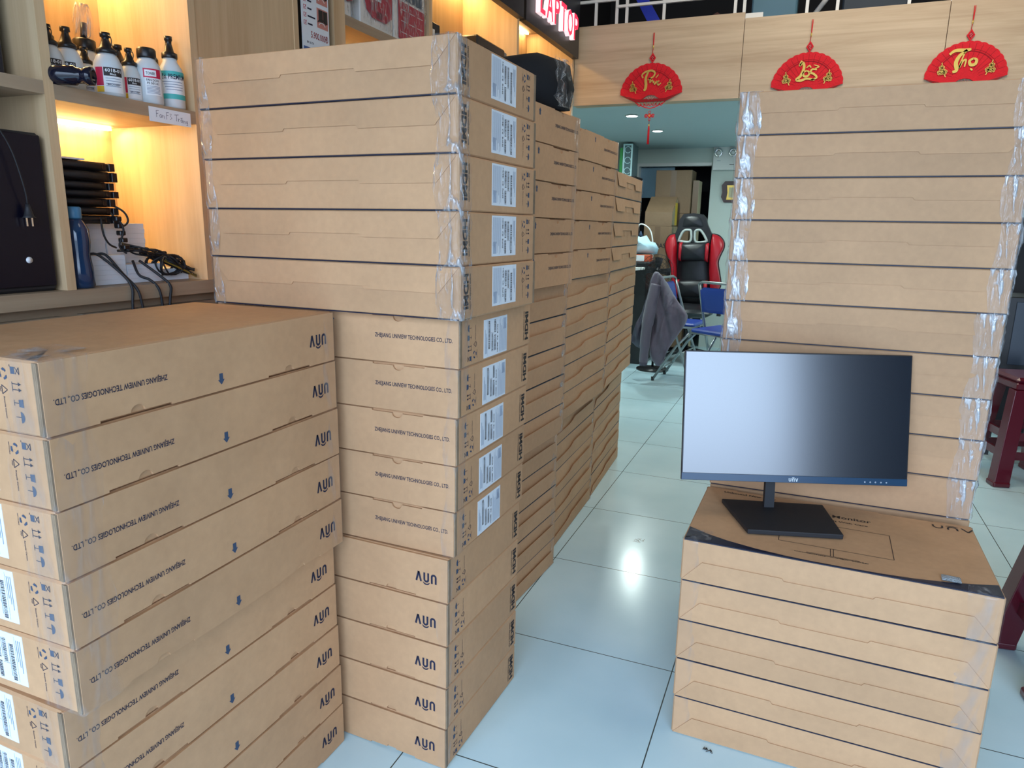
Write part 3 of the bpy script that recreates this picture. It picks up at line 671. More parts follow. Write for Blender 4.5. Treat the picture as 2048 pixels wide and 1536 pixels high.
t.tube([(-1.79, 1.405, ZS+.162), (-1.788, 1.407, ZS+.20)], .008, BLACK, 8)
tag(t.build('plastic_bag'), 'clear plastic bag with a black nozzle on the back bottles', 'plastic bag')
# handwritten note
n_ = MB(); K = T(XF+.0125-.0125, 1.418, 1.650) @ RZ(90) @ XZ; n_.box((0, -.024, .001), (.135, .012, .0018), PAPER, K @ T(0, 0, 0))
zz = .0022
def hw(pts): n_.ribbon(pts, .0012, mat('pen_ink', srgb(70, 80, 110), .6), K, zz)
for s_ in ([(.022, .004), (.022, -.012)], [(.022, .004), (.030, .005)], [(.022, -.003), (.028, -.002)], [(.036, -.004), (.032, -.006), (.033, -.012), (.037, -.010), (.037, -.004), (.038, -.012)], [(.041, -.004), (.041, -.012), (.042, -.006), (.046, -.006), (.046, -.013)],
           [(.054, .003), (.054, -.014)], [(.054, .003), (.062, .004)], [(.054, -.004), (.060, -.003)], [(.065, .001), (.070, .001), (.067, -.004), (.071, -.009), (.065, -.013)],
           [(.080, .001), (.094, .003)], [(.087, .002), (.086, -.014)], [(.092, -.006), (.092, -.015), (.093, -.009), (.097, -.007)], [(.104, -.008), (.100, -.010), (.101, -.015), (.105, -.013), (.105, -.008), (.106, -.016)], [(.100, -.004), (.103, -.006), (.106, -.003)], [(.110, -.009), (.110, -.017), (.111, -.011), (.115, -.010), (.115, -.017)], [(.122, -.010), (.118, -.012), (.120, -.016), (.123, -.014), (.123, -.010), (.123, -.021), (.118, -.020)]): hw(s_)
tag(n_.build('paper_label'), 'white handwritten paper label on the edge of the bottle shelf', 'label')

# ------------------------------------------------------------------ left bay and lower middle bay
t = empty('black_cabinet', (-1.62, .9, 1.2115), (0, 0, 0), 'tall gloss-black appliance with white dot in the left bay', 'appliance')
MB().rbox((-.28, -.27, 0), (0, .236, .350), BLACKM, .006).build('casing', t)
MB().rbox((0.0002, -.27, .012), (.006, .232, .345), mat('smoked_front', (.004, .004, .012, 1), .3, spec=.3), .002).build('front_panel', t)
MB().box((.006, -.03, .012), (.009, -.024, .345), mat('blue_reflection', srgb(40, 80, 120), .3)).build('reflection_strip', t)  # bluish reflection streak on the front, put in as a thin coloured strip
MB().lathe([(.007, 0), (.007, .002)], mat('white_dot', srgb(230, 235, 240), .4), 20, T(.006, .173, .072) @ RY(90)).build('button', t)
b = MB(); b.tube(smooth_path([(-1.602, .98, 1.58), (-1.597, 1.02, 1.572), (-1.596, 1.052, 1.52), (-1.595, 1.070, 1.44), (-1.600, 1.076, 1.405)], 6), .0016, BLACKM, 6)
t = empty('power_cable', (-1.600, 1.076, 1.4), (0, 0, 0), 'black mains cable with two-pin plug hanging down the black appliance', 'cable')
rel(b.build('cable'), t)
p = MB().lathe([(.004, .030), (.006, .02), (.010, .004), (.014, 0)], BLACKM, 12, T(-1.600, 1.076, 1.376)).build('plug'); rel(p, t)
q = MB()
for dy in (-.006, .006): q.box((-1.6015, 1.076+dy-.0018, 1.358), (-1.5995, 1.076+dy+.0018, 1.377), CHROME)
q = q.build('prong', p)
t = MB().rbox((-1.93, .70, 1.6735), (-1.68, 1.12, 1.95), GLOSSBLK, .005); K = T(-1.678, 1.08, 0) @ RZ(90) @ XZ
for z0, z1 in ((1.72, 1.78), (1.80, 1.86), (1.88, 1.94)): t.box((0, z0, 0), (.0012, z1, .001), PAPERG, K)
tag(t.build('black_case'), 'black case standing on the shelf at the upper left', 'case')
# stack of black laser-toner drums
rr = random.Random(5); z = 1.2115
base = MB(); 
for (a, b_, m_, lb) in (((-1.86, 1.245, 1.2115), (-1.655, 1.352, 1.286), PAPER, 'white paper ream standing beside the blue bottle'), ((-1.86, 1.354, 1.2115), (-1.655, 1.462, 1.260), PAPER, 'low white paper ream in the middle of the lower bay'),
                       ((-1.86, 1.464, 1.2115), (-1.665, 1.565, 1.243), PAPER, 'lowest white paper ream at the right of the lower bay'), ((-1.90, 1.248, 1.2865), (-1.72, 1.350, 1.364), PAPER, 'white paper ream lying on the reams behind the blue bottle'), ((-1.90, 1.353, 1.2605), (-1.72, 1.475, 1.366), PAPER, 'tall white paper ream at the back of the lower bay')):
    r_ = MB(); n = int((b_[2]-a[2])/.012); 
    for i in range(n):
        z0 = a[2]+(b_[2]-a[2])*i/n; z1 = a[2]+(b_[2]-a[2])*(i+1)/n; j = rr.uniform(-.0015, .0015)
        r_.box((a[0]+j, a[1]+abs(j), z0+.0003), (b_[0]+j, b_[1]-abs(j), z1), m_)
    tag(r_.build('paper_ream'), lb, 'paper', 'white paper reams')
z = 1.3645
DR = mat('drum_black', (.012, .012, .014, 1), .4)
specs = [(.022, 0), (.020, .006), (.022, -.004), (.019, .008), (.021, .0), (.026, .012), (.022, .004)]
for i, (h, off) in enumerate(specs):
    t = empty('toner_cartridge', (-1.69, 1.275, z), (0, 0, R(rr.uniform(-3, 3))), 'black printer cartridge, %s of the pile in the lower bay' % ['lowest', 'second from the bottom', 'third from the bottom', 'fourth, the middle one,', 'third from the top', 'second from the top', 'topmost'][i], 'cartridge', 'black printer cartridges')
    b = MB(); b.rbox((-.10, -.095, 0), (.02, .06+off, h-.001), DR, .004); b.rbox((.02, -.08, .003), (.032, .04+off, h-.004), BLACK, .003); b.build('housing', t)
    e = MB(); 
    for k in range(4): e.rbox((-.015+k*.010, .062+off, .001), (-.007+k*.010, .078+off, h-.002), BLACK, .001)
    e.build('end_gear', t)
    MB().tube([(.030, -.08, h/2), (.030, .03+off, h/2)], h*.34, BLACKM, 10).build('drum', t)
    z += h
b = MB()
b.box((-1.80, 1.175, z), (-1.66, 1.27, z+.004), PAPER, T(0, 0, 0)); tag(b.build('paper_sheet'), 'folded white sheet on top of the cartridge pile', 'paper')
BLU = mat('blue_translucent', srgb(38, 70, 110), .12, trans=.35, coat=.5)
t = empty('drink_bottle', (-1.635, 1.207, 1.2115), (0, 0, 0), 'dark blue drink bottle standing at the left of the lower bay', 'bottle')
MB().lathe([(.028, 0), (.031, .006), (.030, .05), (.026, .08), (.030, .11), (.029, .14), (.019, .160), (.015, .165)], BLU, 24).build('bottle_body', t)
MB().lathe([(.016, .165), (.017, .168), (.017, .190), (.014, .193)], mat('blue_cap', srgb(70, 130, 170), .4), 20).build('cap', t)
# tangled cables
b = MB(); rr = random.Random(9); C = BLACKM
for i in range(16):
    y0 = 1.36+rr.uniform(-.02, .02); pts = []
    for k in range(7):
        u = k/6; pts.append((-1.66+rr.uniform(-.02, .03), y0+u*.20+rr.uniform(-.008, .008), 1.303-.07*u+.012*math.sin(u*3.1)+rr.uniform(-.010, .012)))
    b.tube(smooth_path(pts, 4), .0026, C, 5)
for i in range(9):
    c = (rr.uniform(-1.67, -1.64), 1.475+rr.uniform(-.01, .02), 1.255); a = rr.uniform(.03, .05)
    b.tube([(c[0]+.01*math.sin(t_*2+i), c[1]+a*math.cos(t_), c[2]+.026*math.sin(t_)*(1+.1*i/9)) for t_ in [k*2*math.pi/18 for k in range(18)]], .0024, C, 5, closed=True)
for i in range(7): b.tube(smooth_path([(-1.65, 1.46+.004*i, 1.27), (-1.635, 1.51+.004*i, 1.245-.002*i), (-1.63, 1.56, 1.219+.001*i)], 5), .0026, C if i % 3 else mat('brass_pins', srgb(150, 130, 60), .4, .5), 5)
tag(b.build('cable_bundle'), 'tangled bundle of black cables sprawled over the paper reams', 'cables')
for i, (pp, lb) in enumerate((([(-1.66, 1.25, 1.289), (-1.645, 1.27, 1.287), (-1.60, 1.30, 1.235), (-1.583, 1.305, 1.205), (-1.580, 1.300, 1.17), (-1.582, 1.298, 1.10)], 'leftmost black strap hanging over the counter edge'),
     ([(-1.66, 1.275, 1.289), (-1.645, 1.29, 1.287), (-1.61, 1.305, 1.240), (-1.583, 1.318, 1.205), (-1.578, 1.325, 1.17), (-1.580, 1.335, 1.10)], 'second black strap hanging over the counter edge'),
     ([(-1.65, 1.37, 1.27), (-1.62, 1.36, 1.235), (-1.60, 1.375, 1.222), (-1.583, 1.385, 1.20), (-1.58, 1.39, 1.16), (-1.582, 1.392, 1.09)], 'third black strap hanging over the counter edge'),
     ([(-1.65, 1.39, 1.27), (-1.61, 1.41, 1.235), (-1.585, 1.425, 1.205), (-1.578, 1.415, 1.17), (-1.582, 1.408, 1.10)], 'rightmost black strap hanging over the counter edge'))):
    b = MB(); b.tube(smooth_path(pp, 6), .0036, C, 6); tag(b.build('hanging_strap'), lb, 'strap', 'straps over the counter')
b = MB()
for lp in ([(-1.69, 1.33, 1.42), (-1.66, 1.36, 1.40), (-1.655, 1.372, 1.375), (-1.66, 1.360, 1.36), (-1.665, 1.345, 1.375), (-1.68, 1.335, 1.405)], [(-1.65, 1.29, 1.38), (-1.64, 1.285, 1.34), (-1.642, 1.30, 1.315), (-1.65, 1.325, 1.305)], [(-1.65, 1.335, 1.385), (-1.642, 1.345, 1.35), (-1.65, 1.335, 1.31), (-1.645, 1.35, 1.29)]):
    b.tube(smooth_path(lp, 6), .0026, C, 5)
for k in range(5): b.rbox((-1.66, 1.328+.004*k, 1.372-.018*k), (-1.643, 1.345+.004*k, 1.384-.018*k), BLACK, .002)
tag(b.build('plug_chain'), 'chain of black plugs and looping cable before the white reams', 'cables')

# ------------------------------------------------------------------ bays above the big stack
t = empty('price_sheet', (-1.606, 2.06, 1.931), (0, 0, 0), 'white price sheet with red check boxes reading 5.900.000', 'price sign')
b = MB(); K = T(0, .0, 0) @ RZ(90) @ XZ; b.box((-.005, 0, 0), (.140, .30, .002), PAPER, K); zz = .0024
for i in range(9):
    z0 = .285-i*.0235; q = lambda x0, y0, x1, y1, m: b.poly([(x0, y0, zz), (x1, y0, zz), (x1, y1, zz), (x0, y1, zz)], m, K)
    b.ribbon([(.006, z0), (.018, z0), (.018, z0-.012), (.006, z0-.012), (.006, z0)], .0018, PINK, K, zz); b.ribbon([(.008, z0-.006), (.011, z0-.010), (.019, z0+.002)], .002, PINK, K, zz)
    q(.026, z0-.009, .026+.04*(.7+.3*math.sin(i*2)), z0-.004, INK)
for zb in (.09, .165):
    q(.075, zb, .134, zb+.062, mat('photo_ground', srgb(200, 130, 120), .5)); 
    for dx in (.084, .109): b.box((dx, zb+.02, .002), (dx+.022, zb+.058, .0032), BLACK, K)
    b.ribbon(arc(.10, zb+.01, .024, 160, 20, 8, .018), .004, INKBLK, K, .0036); b.ribbon(arc(.10, zb+.004, .018, 160, 20, 8, .014), .003, WHITEP, K, .0037)
b.text('5.900.000Đ', .040, .050, .092, .022, mat('price_red', srgb(150, 40, 50), .5), K, zz); b.text('BH: 36 TH', .018, .030, .035, .007, INK, K, zz)
q(.0, 0, .135, .018, mat('sheet_blue', srgb(50, 90, 150), .5)); b.build('sheet', t)
tag(MB().rbox((-1.90, 2.036, 1.931), (-1.66, 2.215, 2.35), BLACK, .004).build('desktop_tower'), 'black desktop tower behind the white price sheet', 'computer')
REDP = mat('red_card', srgb(178, 34, 60), .4)
def pack(y0, y1, kind, label):
    t = empty('blister_pack', (-1.66, y0, 2.1025), (0, 0, 0), label, 'package', 'red packages on the shelf'); w = y1-y0; K = T(.052, 0, 0) @ RZ(90) @ XZ
    b = MB(); b.rbox((-.12, 0, 0), (.05, w, .30), WHITEP, .004); b.build('box', t); f = MB(); q = lambda x0, z0, x1, z1, m, z=.001: f.poly([(x0, z0, z), (x1, z0, z), (x1, z1, z), (x0, z1, z)], m, K)
    if kind == 0:
        f.prism([(w*.10, .10), (w*.18, .055), (w*.35, .035), (w*.75, .035), (w*.93, .06), (w*.95, .12), (w*.95, .28), (w*.10, .28)], .001, .004, REDP, K)
        q(w*.42, .10, w*.60, .22, LBL, .005); q(w*.44, .108, w*.58, .122, INKBLK, .0055); q(w*.68, .13, w*.82, .20, LBL, .005); q(w*.45, .040, w*.62, .064, mat('dark_red', srgb(110, 20, 40), .4), .0055)
    elif kind == 1:
        q(w*.12, .01, w*.96, .15, REDP); q(w*.12, .16, w*.9, .225, mat('slate_card', srgb(70, 84, 98), .5)); f.text('FUHLEN', w*.2, .195, w*.42, .018, LBL, K, .0015)
        for i in range(3):
            for j in range(3): q(w*(.2+.26*i), .035+.042*j, w*(.38+.26*i), .037+.042*j, LBL, .0016)
    else: f.lathe([(.05, 0), (.05, .006), (.044, .012)], REDP, 20, K @ T(w*.4, .1, 0))
    f.build('printed_card', t); s = MB(); 
    n = 9; vs = [(.004+w*.99*i/n, .006+.28*j/n, .010+.004*math.sin(i*2.3+j*1.7)) for i in range(n+1) for j in range(n+1)]
    s.add(vs, [(i*(n+1)+j, (i+1)*(n+1)+j, (i+1)*(n+1)+j+1, i*(n+1)+j+1) for i in range(n) for j in range(n)], FILM, True, K); s.build('plastic_wrap', t)
pack(2.30, 2.345, 2, 'leftmost red package on the shelf, mostly cut off'); pack(2.40, 2.625, 0, 'plastic-wrapped red package with a white barcode tag'); pack(2.635, 2.885, 1, 'plastic-wrapped red package with grey printed header')
b = MB(); b.rbox((-1.76, 2.95, 2.0855), (-1.63, 3.06, 2.255), BLACK, .003); b.box((-1.6298, 2.99, 2.20), (-1.6292, 3.01, 2.225), WHITEP); b.rbox((-1.76, 3.0602, 2.0865), (-1.635, 3.068, 2.25), mat('tan_card', srgb(120, 90, 40), .5), .001)
tag(b.build('small_black_box'), 'small black box standing at the left of the yellow-lit bay', 'box')
t = empty('printer', (-1.66, 3.53, 2.0855), (0, 0, 0), 'black printer with grey side standing in the yellow-lit bay', 'printer')
MB().rbox((-.25, -.05, 0), (.02, .30, .235), BLACK, .008).build('casing', t); MB().rbox((.0205, .02, .08), (.024, .26, .19), BLACKM, .003).build('front_cover', t); MB().rbox((-.22, .3005, .0), (.02, .33, .225), mat('printer_grey', srgb(110, 112, 112), .4), .006).build('side_panel', t)
t = empty('grey_scanner', (-1.66, 4.0, 2.0855), (0, 0, 0), 'grey flatbed machine right of the black printer', 'scanner'); MB().rbox((-.2, -.04, 0), (.02, .38, .16), mat('scan_grey', srgb(92, 94, 96), .5), .01).build('casing', t); MB().rbox((-.19, -.03, .1605), (.01, .37, .19), BLACK, .008).build('lid', t)

# black bag on the aisle row
t = empty('black_bag', (-.975, 2.40, 1.7585), (0, 0, R(-8)), 'black fabric bag with a plastic-wrapped end lying on the nearest aisle-row stack', 'bag')
o = [(-.17, 0), (.17, 0), (.185, .07), (.165, .150), (.09, .180), (-.06, .178), (-.15, .15), (-.18, .07)]
MB().pad(o, .15, mat('bag_fabric', (.006, .006, .007, 1), .9), 6, T(0, .02, .005) @ XZ).build('bag_body', t)
s = MB(); vs = []; n = 12; rr = random.Random(2)
for i in range(n+1):
    for j in range(7): a = R(-15+95*j/6); vs.append((.168+.020*math.cos(a)*(1-.25*(i/n))+rr.uniform(-.008, .008), -.05+.12*math.sin(a)+rr.uniform(-.008, .008), .006+.15*i/n))
s.add(vs, [(i*7+j, i*7+j+1, (i+1)*7+j+1, (i+1)*7+j) for i in range(n) for j in range(6)], FILM, True); s.build('plastic_wrap', t)
b = MB(); b.prism([(-1.20, 1.7582), (-.905, 1.7582), (-.935, 1.845), (-1.18, 1.87)], -2.19, -2.04, mat('grey_card', srgb(126, 122, 112), .6), XZ); tag(b.build('grey_carton'), 'small grey sloped carton beside the black bag', 'box')

# ------------------------------------------------------------------ LAPTOP sign
t = empty('laptop_sign', (-1.56, 4.42, 2.49), (0, 0, 0), 'black fascia sign with glowing red letters LAPTOP', 'sign')
MB().box((-.04, -.485, 0), (.0, .485, .50), mat('sign_black', (.012, .012, .014, 1), .35)).build('backboard', t)
REDL = mat('red_letter_face', (.9, .02, .05, 1), .4, emit=(1, .03, .08, 1), es=1.1); WHL = mat('white_letter_side', (.95, .9, .9, 1), .4, emit=(1, .75, .78, 1), es=.8)
def letter(ch, y, w, z0, h):
    vs, fs, _ = text_mesh(ch); L_ = MB(); M = T(0, y, z0) @ RZ(90) @ XZ
    P = [(a*w, b*h) for a, b in vs]; d = .030
    # outline edges = edges used once
    cnt = {}
    for f in fs:
        for i in range(len(f)): e = (f[i], f[(i+1) % len(f)]); cnt[e] = cnt.get(e, 0)+1
    L_.add([(x, yy, d) for x, yy in P], fs, REDL, False, M)
    side = [e for e in cnt if (e[1], e[0]) not in cnt]
    n = len(P); L_.add([(x, yy, .001) for x, yy in P]+[(x, yy, d) for x, yy in P], [(a, b, b+n, a+n) for a, b in side], WHL, False, M)
    L_.build('letter', t)
x = -.345
for ch, w in (('L', .085), ('A', .115), ('P', .095), ('T', .105), ('O', .11), ('P', .095)):
    letter(ch, x, w, .075, .155); x += w+.022
b = MB().box((-1.60, 2.93, 2.49), (-1.56, 3.90, 2.99), mat('sign_black', (.012, .012, .014, 1), .35)).build('fascia_board'); tag(b, 'plain end of the black sign board left of the LAPTOP sign', 'sign board')

# ------------------------------------------------------------------ red wall fans
CALL = {
 'phuc': [([(-.030, .020), (-.034, .032), (-.022, .044), (0, .048), (.012, .038), (.006, .022), (-.010, .016)], .006), ([(-.012, .044), (-.020, .018), (-.018, -.008), (-.020, -.026), (-.026, -.030)], .009), ([(-.012, .010), (-.004, .018), (-.004, 0), (.004, .010), (.008, -.002)], .004), ([(.010, .006), (.013, -.008), (.020, .004), (.022, -.008)], .004), ([(.030, .004), (.024, .002), (.026, -.012), (.036, -.004)], .004), ([(.016, .018), (.026, .030)], .003)],
 'loc': [([(-.020, .048), (-.026, .030), (-.016, .040), (-.012, .020), (-.020, -.008), (-.032, -.022), (-.018, -.026), (0, -.020), (.024, -.026)], .008), ([(-.002, .010), (-.012, .004), (-.010, -.010), (.002, -.010), (.006, .002), (-.002, .010)], .006), ([(.028, .012), (.014, .014), (.010, .002), (.020, -.004), (.030, -.018), (.012, -.026)], .006), ([(-.004, .020), (.004, .028), (.010, .020)], .004), ([(.018, .030), (.034, .022), (.020, .016)], .003)],
 'tho': [([(-.050, .036), (-.036, .048), (-.010, .048), (.006, .050)], .009), ([(-.004, .048), (-.022, .030), (-.030, .006), (-.026, -.020), (-.036, -.026)], .010), ([(-.010, .040), (-.016, .010), (-.020, -.012), (-.012, .010), (-.004, .014), (-.006, -.010)], .005), ([(.016, .018), (.006, .010), (.010, -.004), (.022, -.002), (.024, .012), (.016, .018)], .008), ([(.012, -.022), (.015, -.018)], .008)]}
def wall_fan(x, call, label):
    t = empty('wall_fan', (x, 4.945, 2.234), (0, 0, 0), label, 'decoration', 'red fans on the bulkhead'); Rf = .2045
    o = []
    for i in range(0, 121): a = 172-164*i/120; rr_ = Rf+.0045*abs(math.sin(i/120*math.pi*15)); o.append((rr_*math.cos(R(a)), rr_*math.sin(R(a))))
    o += [(.205, .018), (.14, .0), (.075, -.020)]+[(.05*math.cos(R(a)), -.018+.028*math.sin(R(a))) for a in (20, 60, 90, 120, 160)]+[(-.075, -.020), (-.14, 0), (-.205, .018)]
    b = MB(); b.prism(o, 0, .006, RED, XZ)
    for i in range(1, 16): a = R(172-164*i/16); b.ribbon([(.07*math.cos(a), .07*math.sin(a)), (.198*math.cos(a), .198*math.sin(a))], .0022, REDD, XZ, .0065)
    b.build('fan_leaf', t)
    g = MB()
    for r0, w in ((.155, .004), (.165, .0015)): g.ribbon([(r0*math.cos(R(a)), r0*math.sin(R(a))) for a in range(20, 161, 5)], w, REDD, XZ, .008)
    g.prism([(-.195, .012), (-.10, -.014), (.10, -.014), (.195, .012), (.10, -.032), (-.10, -.032)], .006, .009, REDD, XZ)
    for i in range(5): a = R(30+30*i); g.ribbon([(.008*math.cos(a), -.024+.008*math.sin(a)), (.036*math.cos(a), -.024+.030*math.sin(a))], .004, mat('filigree_grey', srgb(140, 90, 90), .6), XZ, .0095)
    g.build('rib_band', t)
    c = MB()
    for pts, w in CALL[call]:
        P = smooth_path([(a*1.05, b_*1.05+.078, 0) for a, b_ in pts], 5); n = len(P); c.ribbon([(p.x*1.75, (p.y-.082)*1.45+.092) for p in P], [w*2.0*(.55+.45*math.sin(math.pi*min(1, max(.12, i/n)))) for i in range(n)], GOLD, XZ, .011)
    c.build('gold_lettering', t)
    for s_ in (-1, 1):
        f = MB()
        for (fx, fy) in ((.122, .072), (.106, .050), (.128, .048)):
            for k in range(5): a = R(72*k+20); f.ribbon(arc(s_*fx+.0075*math.cos(a), fy+.0075*math.sin(a), .0062, 0, 360, 8), .0036, GOLD, XZ, .011)
        f.ribbon([(s_*.098, .022), (s_*.108, .045), (s_*.120, .075), (s_*.124, .100)], .0045, GOLD, XZ, .011); f.build('blossom_branch', t)
    l = MB(); l.ribbon([(-.10, -.034), (-.07, -.050), (-.035, -.066), (0, -.074), (.035, -.066), (.07, -.050), (.10, -.034)], .006, RED, XZ, .004)
    for i in range(-3, 4): l.ribbon(arc(i*.024, -.042, .012, 180, 360, 8, .016), .004, RED, XZ, .005); l.ribbon([(i*.024, -.032), (i*.018, -.060)], .003, RED, XZ, .005)
    l.build('lotus_fringe', t)
    k = MB(); k.prism([(-.016, -.120), (0, -.104), (.016, -.120), (0, -.136)], 0, .006, RED, XZ); k.prism([(-.008, -.120), (0, -.112), (.008, -.120), (0, -.128)], .006, .008, GOLD, XZ)
    for s_ in (-1, 1):
        for rr_ in (.016, .011, .006): k.tube([(p[0], p[1], .003) for p in arc(s_*.022, -.120, rr_*.7, 0, 330, 12)], .0016, RED, 5, XZ)
        k.tube([(p[0], p[1], .003) for p in arc(0, -.120+s_*.022, .008, 0, 330, 12)], .0018, RED, 5, XZ)
    k.build('chinese_knot', t)
    s = MB(); s.tube([(0, -.140, .003), (0, -.175, .003)], .0018, REDD, 5, XZ); s.tube([(0, -.175, .003), (0, -.186, .003)], .005, GOLD, 8, XZ)
    s.tube([(0, -.186, .003), (0, -.21, .003), (0, -.30, .003)], [.004, .0065, .008], RED, 10, XZ); s.build('tassel', t)
    h = MB(); h.prism([(-.021, .238), (0, .270), (.021, .238), (0, .206)], 0, .005, RED, XZ); h.prism([(-.013, .238), (0, .258), (.013, .238), (0, .218)], .005, .006, REDD, XZ); h.ribbon([(-.007, .238), (0, .248), (.006, .240), (-.003, .230), (.006, .226)], .003, mat('pale_red', srgb(220, 120, 120), .6), XZ, .0065); h.build('hanging_charm', t)
    q = MB(); q.tube([(-.003, .268, .003), (0.001, .30, .003), (.004, .39, .003), (-.002, .39, .003), (0, .30, .003)], .0018, RED, 5, XZ); q.tube([(0, .295, .003), (.001, .315, .003)], .0034, GOLD, 6, XZ); q.build('cord', t)
    return t
wall_fan(-1.063, 'phuc', 'red fan lettered Phuc in gold, leftmost, its tassel showing'); wall_fan(-.109, 'loc', 'red fan lettered Loc in gold, the middle one of three'); wall_fan(.727, 'tho', 'red fan lettered Tho in gold, rightmost on the bulkhead')
# ------------------------------------------------------------------ rear room
def downlight(x, y, lb):
    t = empty('downlight', (x, y, 2.2995), (0, 0, 0), lb, 'ceiling light', 'recessed downlights')
    MB().lathe([(.055, 0), (.06, -.004), (.048, -.006)], WHITEP, 24).build('rim', t); MB().lathe([(.046, -.0065), (.045, -.0075)], mat('lamp_disc', (1, 1, 1, 1), .5, emit=(.9, 1, 1, 1), es=9), 24).build('diffuser', t)
    a = area('downlight_lamp', (x, y, 2.285), (0, 0, 0), .09, .09, 14, (.85, 1, .97)); 
downlight(-1.465, 6.13, 'nearer recessed ceiling light in the rear room'); downlight(-1.44, 7.10, 'farther recessed ceiling light in the rear room')
area('rear_room_fill', (.9, 6.9, 2.28), (0, 0, 0), .9, .2, 36, (.84, 1, .98))  # added fill out of view, lifts the back wall and rear ceiling
tag(MB().box((-1.99, 8.79, 1.75), (-1.55, 8.795, 2.10), mat('pane_reflection', srgb(120, 150, 170), .2)).build('glass_pane'), 'bluish glass pane at the upper left of the dark doorway', 'glass')  # window reflection in the pane given as a flat grey-blue colour
t = empty('emergency_light', (-.955, 8.69, 2.05), (0, 0, 0), 'white emergency light box with two round lamps on the back wall', 'emergency light')
MB().rbox((-.145, -.06, 0), (.14, 0, .258), WHITEP, .006).build('casing', t)
for dx in (-.088, .072): 
    l = MB(); l.lathe([(.045, 0), (.050, .02), (.046, .03), (.03, .024)], CHROME, 24, T(dx, -.06, .188) @ RX(90)); o = l.build('lamp_head', t); MB().lathe([(.028, .024), (.012, .031)], WHITEP, 16, T(dx, -.06, .188) @ RX(90)).build('bulb', o)
b = MB(); b.box((.04, -.062, .055), (.09, -.0605, .062), BLACK); b.box((-.10, -.062, .10), (-.06, -.0605, .104), PAPERG); b.build('marking', t)
t = empty('wall_plaque', (-.87, 8.69, 1.80), (0, 0, 0), 'dark brown octagonal plaque with gold centre on the back wall', 'plaque')
MB().prism([(-.115, -.045), (-.08, -.105), (.08, -.105), (.115, -.045), (.105, 0), (.115, .085), (.08, .13), (-.08, .13), (-.115, .085), (-.105, 0)], 0, .018, mat('plaque_wood', srgb(62, 34, 34), .35), XZ).build('board', t)
MB().prism([(-.055, -.075), (.055, -.075), (.06, 0), (.055, .085), (-.055, .085), (-.045, 0)], .018, .022, GOLD, XZ).build('gold_plate', t); MB().prism([(-.03, -.05), (.03, -.05), (.03, .06), (-.03, .06)], .022, .024, mat('parchment', srgb(205, 196, 160), .6), XZ).build('inscription', t)
# stored boxes in front of the doorway
def stored(a, b_, m_, label, txt=None, side=None):
    t = empty('storage_box', ((a[0]+b_[0])/2, (a[1]+b_[1])/2, a[2]), (0, 0, 0), label, 'cardboard box', 'old boxes by the doorway'); w = (b_[0]-a[0])/2; d = (b_[1]-a[1])/2; h = b_[2]-a[2]
    MB().rbox((-w, -d, 0), (w, d, h-.0005), m_, .004).build('box_body', t)
    MB().box((-.03, -d-.0008, .002), (.03, -d, h-.004), mat('brown_tape', srgb(112, 88, 66), .4)).build('tape_strip', t)
    if txt: k = MB(); k.text(txt[0], txt[1], txt[2], txt[3], txt[4], INKBLK, T(0, -d-.001, 0) @ XZ, .001); k.build('printing', t)
    if side: MB().box((w, -d+.003, .004), (w+.0015, d-.003, h-.004), side).build('side_print', t)
    return t
LK = cardboard('pale_cardboard', srgb(176, 160, 130))
stored((-1.69, 7.9, 0), (-1.386, 8.25, .78), DARKBOX, 'old brown box on the floor under the DASP carton')
stored((-1.69, 7.9, .78), (-1.386, 8.25, 1.415), DARKBOX, 'dull brown carton lettered DASP behind the red gaming chair', ('DASP', -.02, .40, .15, .05), LK)
t = empty('storage_box', (-1.54, 8.05, 1.4155), (0, 0, 0), 'sloping-topped brown box standing on the DASP carton', 'cardboard box', 'old boxes by the doorway')
b = MB(); b.prism([(-.15, 0), (-.15, .145), (.13, .32), (.15, .30), (.15, 0)], -.145, .150, DARKBOX, RZ(90) @ XZ); b.build('box_body', t)
b = MB(); b.prism([(-.14, .01), (-.14, .14), (.12, .30), (.14, .01)], .1505, .152, LK, RZ(90) @ XZ); b.box((.1525, -.0, .01), (.1535, .14, .25), YEL); b.build('side_print', t)
stored((-1.67, 8.30, 0), (-1.27, 8.62, .80), DARKBOX, 'old brown box at the bottom of the rear pile')
stored((-1.67, 8.30, .80), (-1.27, 8.62, 1.56), DARKBOX, 'old brown box in the middle of the rear pile')
stored((-1.67, 8.30, 1.56), (-1.27, 8.62, 2.03), DARKBOX, 'large dull brown box on top of the rear pile', None)
stored((-1.262, 8.36, 0), (-1.195, 8.6, 1.56), LK, 'tall narrow pale box beside the rear pile'); stored((-1.262, 8.36, 1.56), (-1.195, 8.6, 1.92), LK, 'narrow pale box on top of the tall narrow one')
b = MB(); b.rbox((-2.5, 7.8, 0), (-1.80, 8.2, 1.935), BLACKM, .004); tag(b.build('tall_black_cabinet'), 'tall black cabinet behind the farthest aisle-row stack', 'cabinet')
t = empty('computer_case', (-1.91, 7.9, 1.9355), (0, 0, 0), 'white computer case with round fans on the tall cabinet', 'computer case')
f = MB()
for a, b_ in (((-.05, -.02, 0), (-.035, .0, .34)), ((.038, -.02, 0), (.052, .0, .34)), ((-.035, -.02, 0), (.038, 0, .014)), ((-.035, -.02, .326), (.038, 0, .34))): f.box(a, b_, mat('case_white', srgb(200, 232, 236), .3))
f.build('frame', t); MB().box((-.05, .0005, 0), (.052, .26, .34), mat('case_grey', srgb(90, 112, 116), .4)).build('case_body', t)
for z in (.06, .17, .28): MB().tube([(p[0], p[1], .008) for p in arc(0, z, .033, 0, 330, 16)], .004, mat('case_white', srgb(200, 232, 236), .3), 6, XZ).build('fan_ring', t)
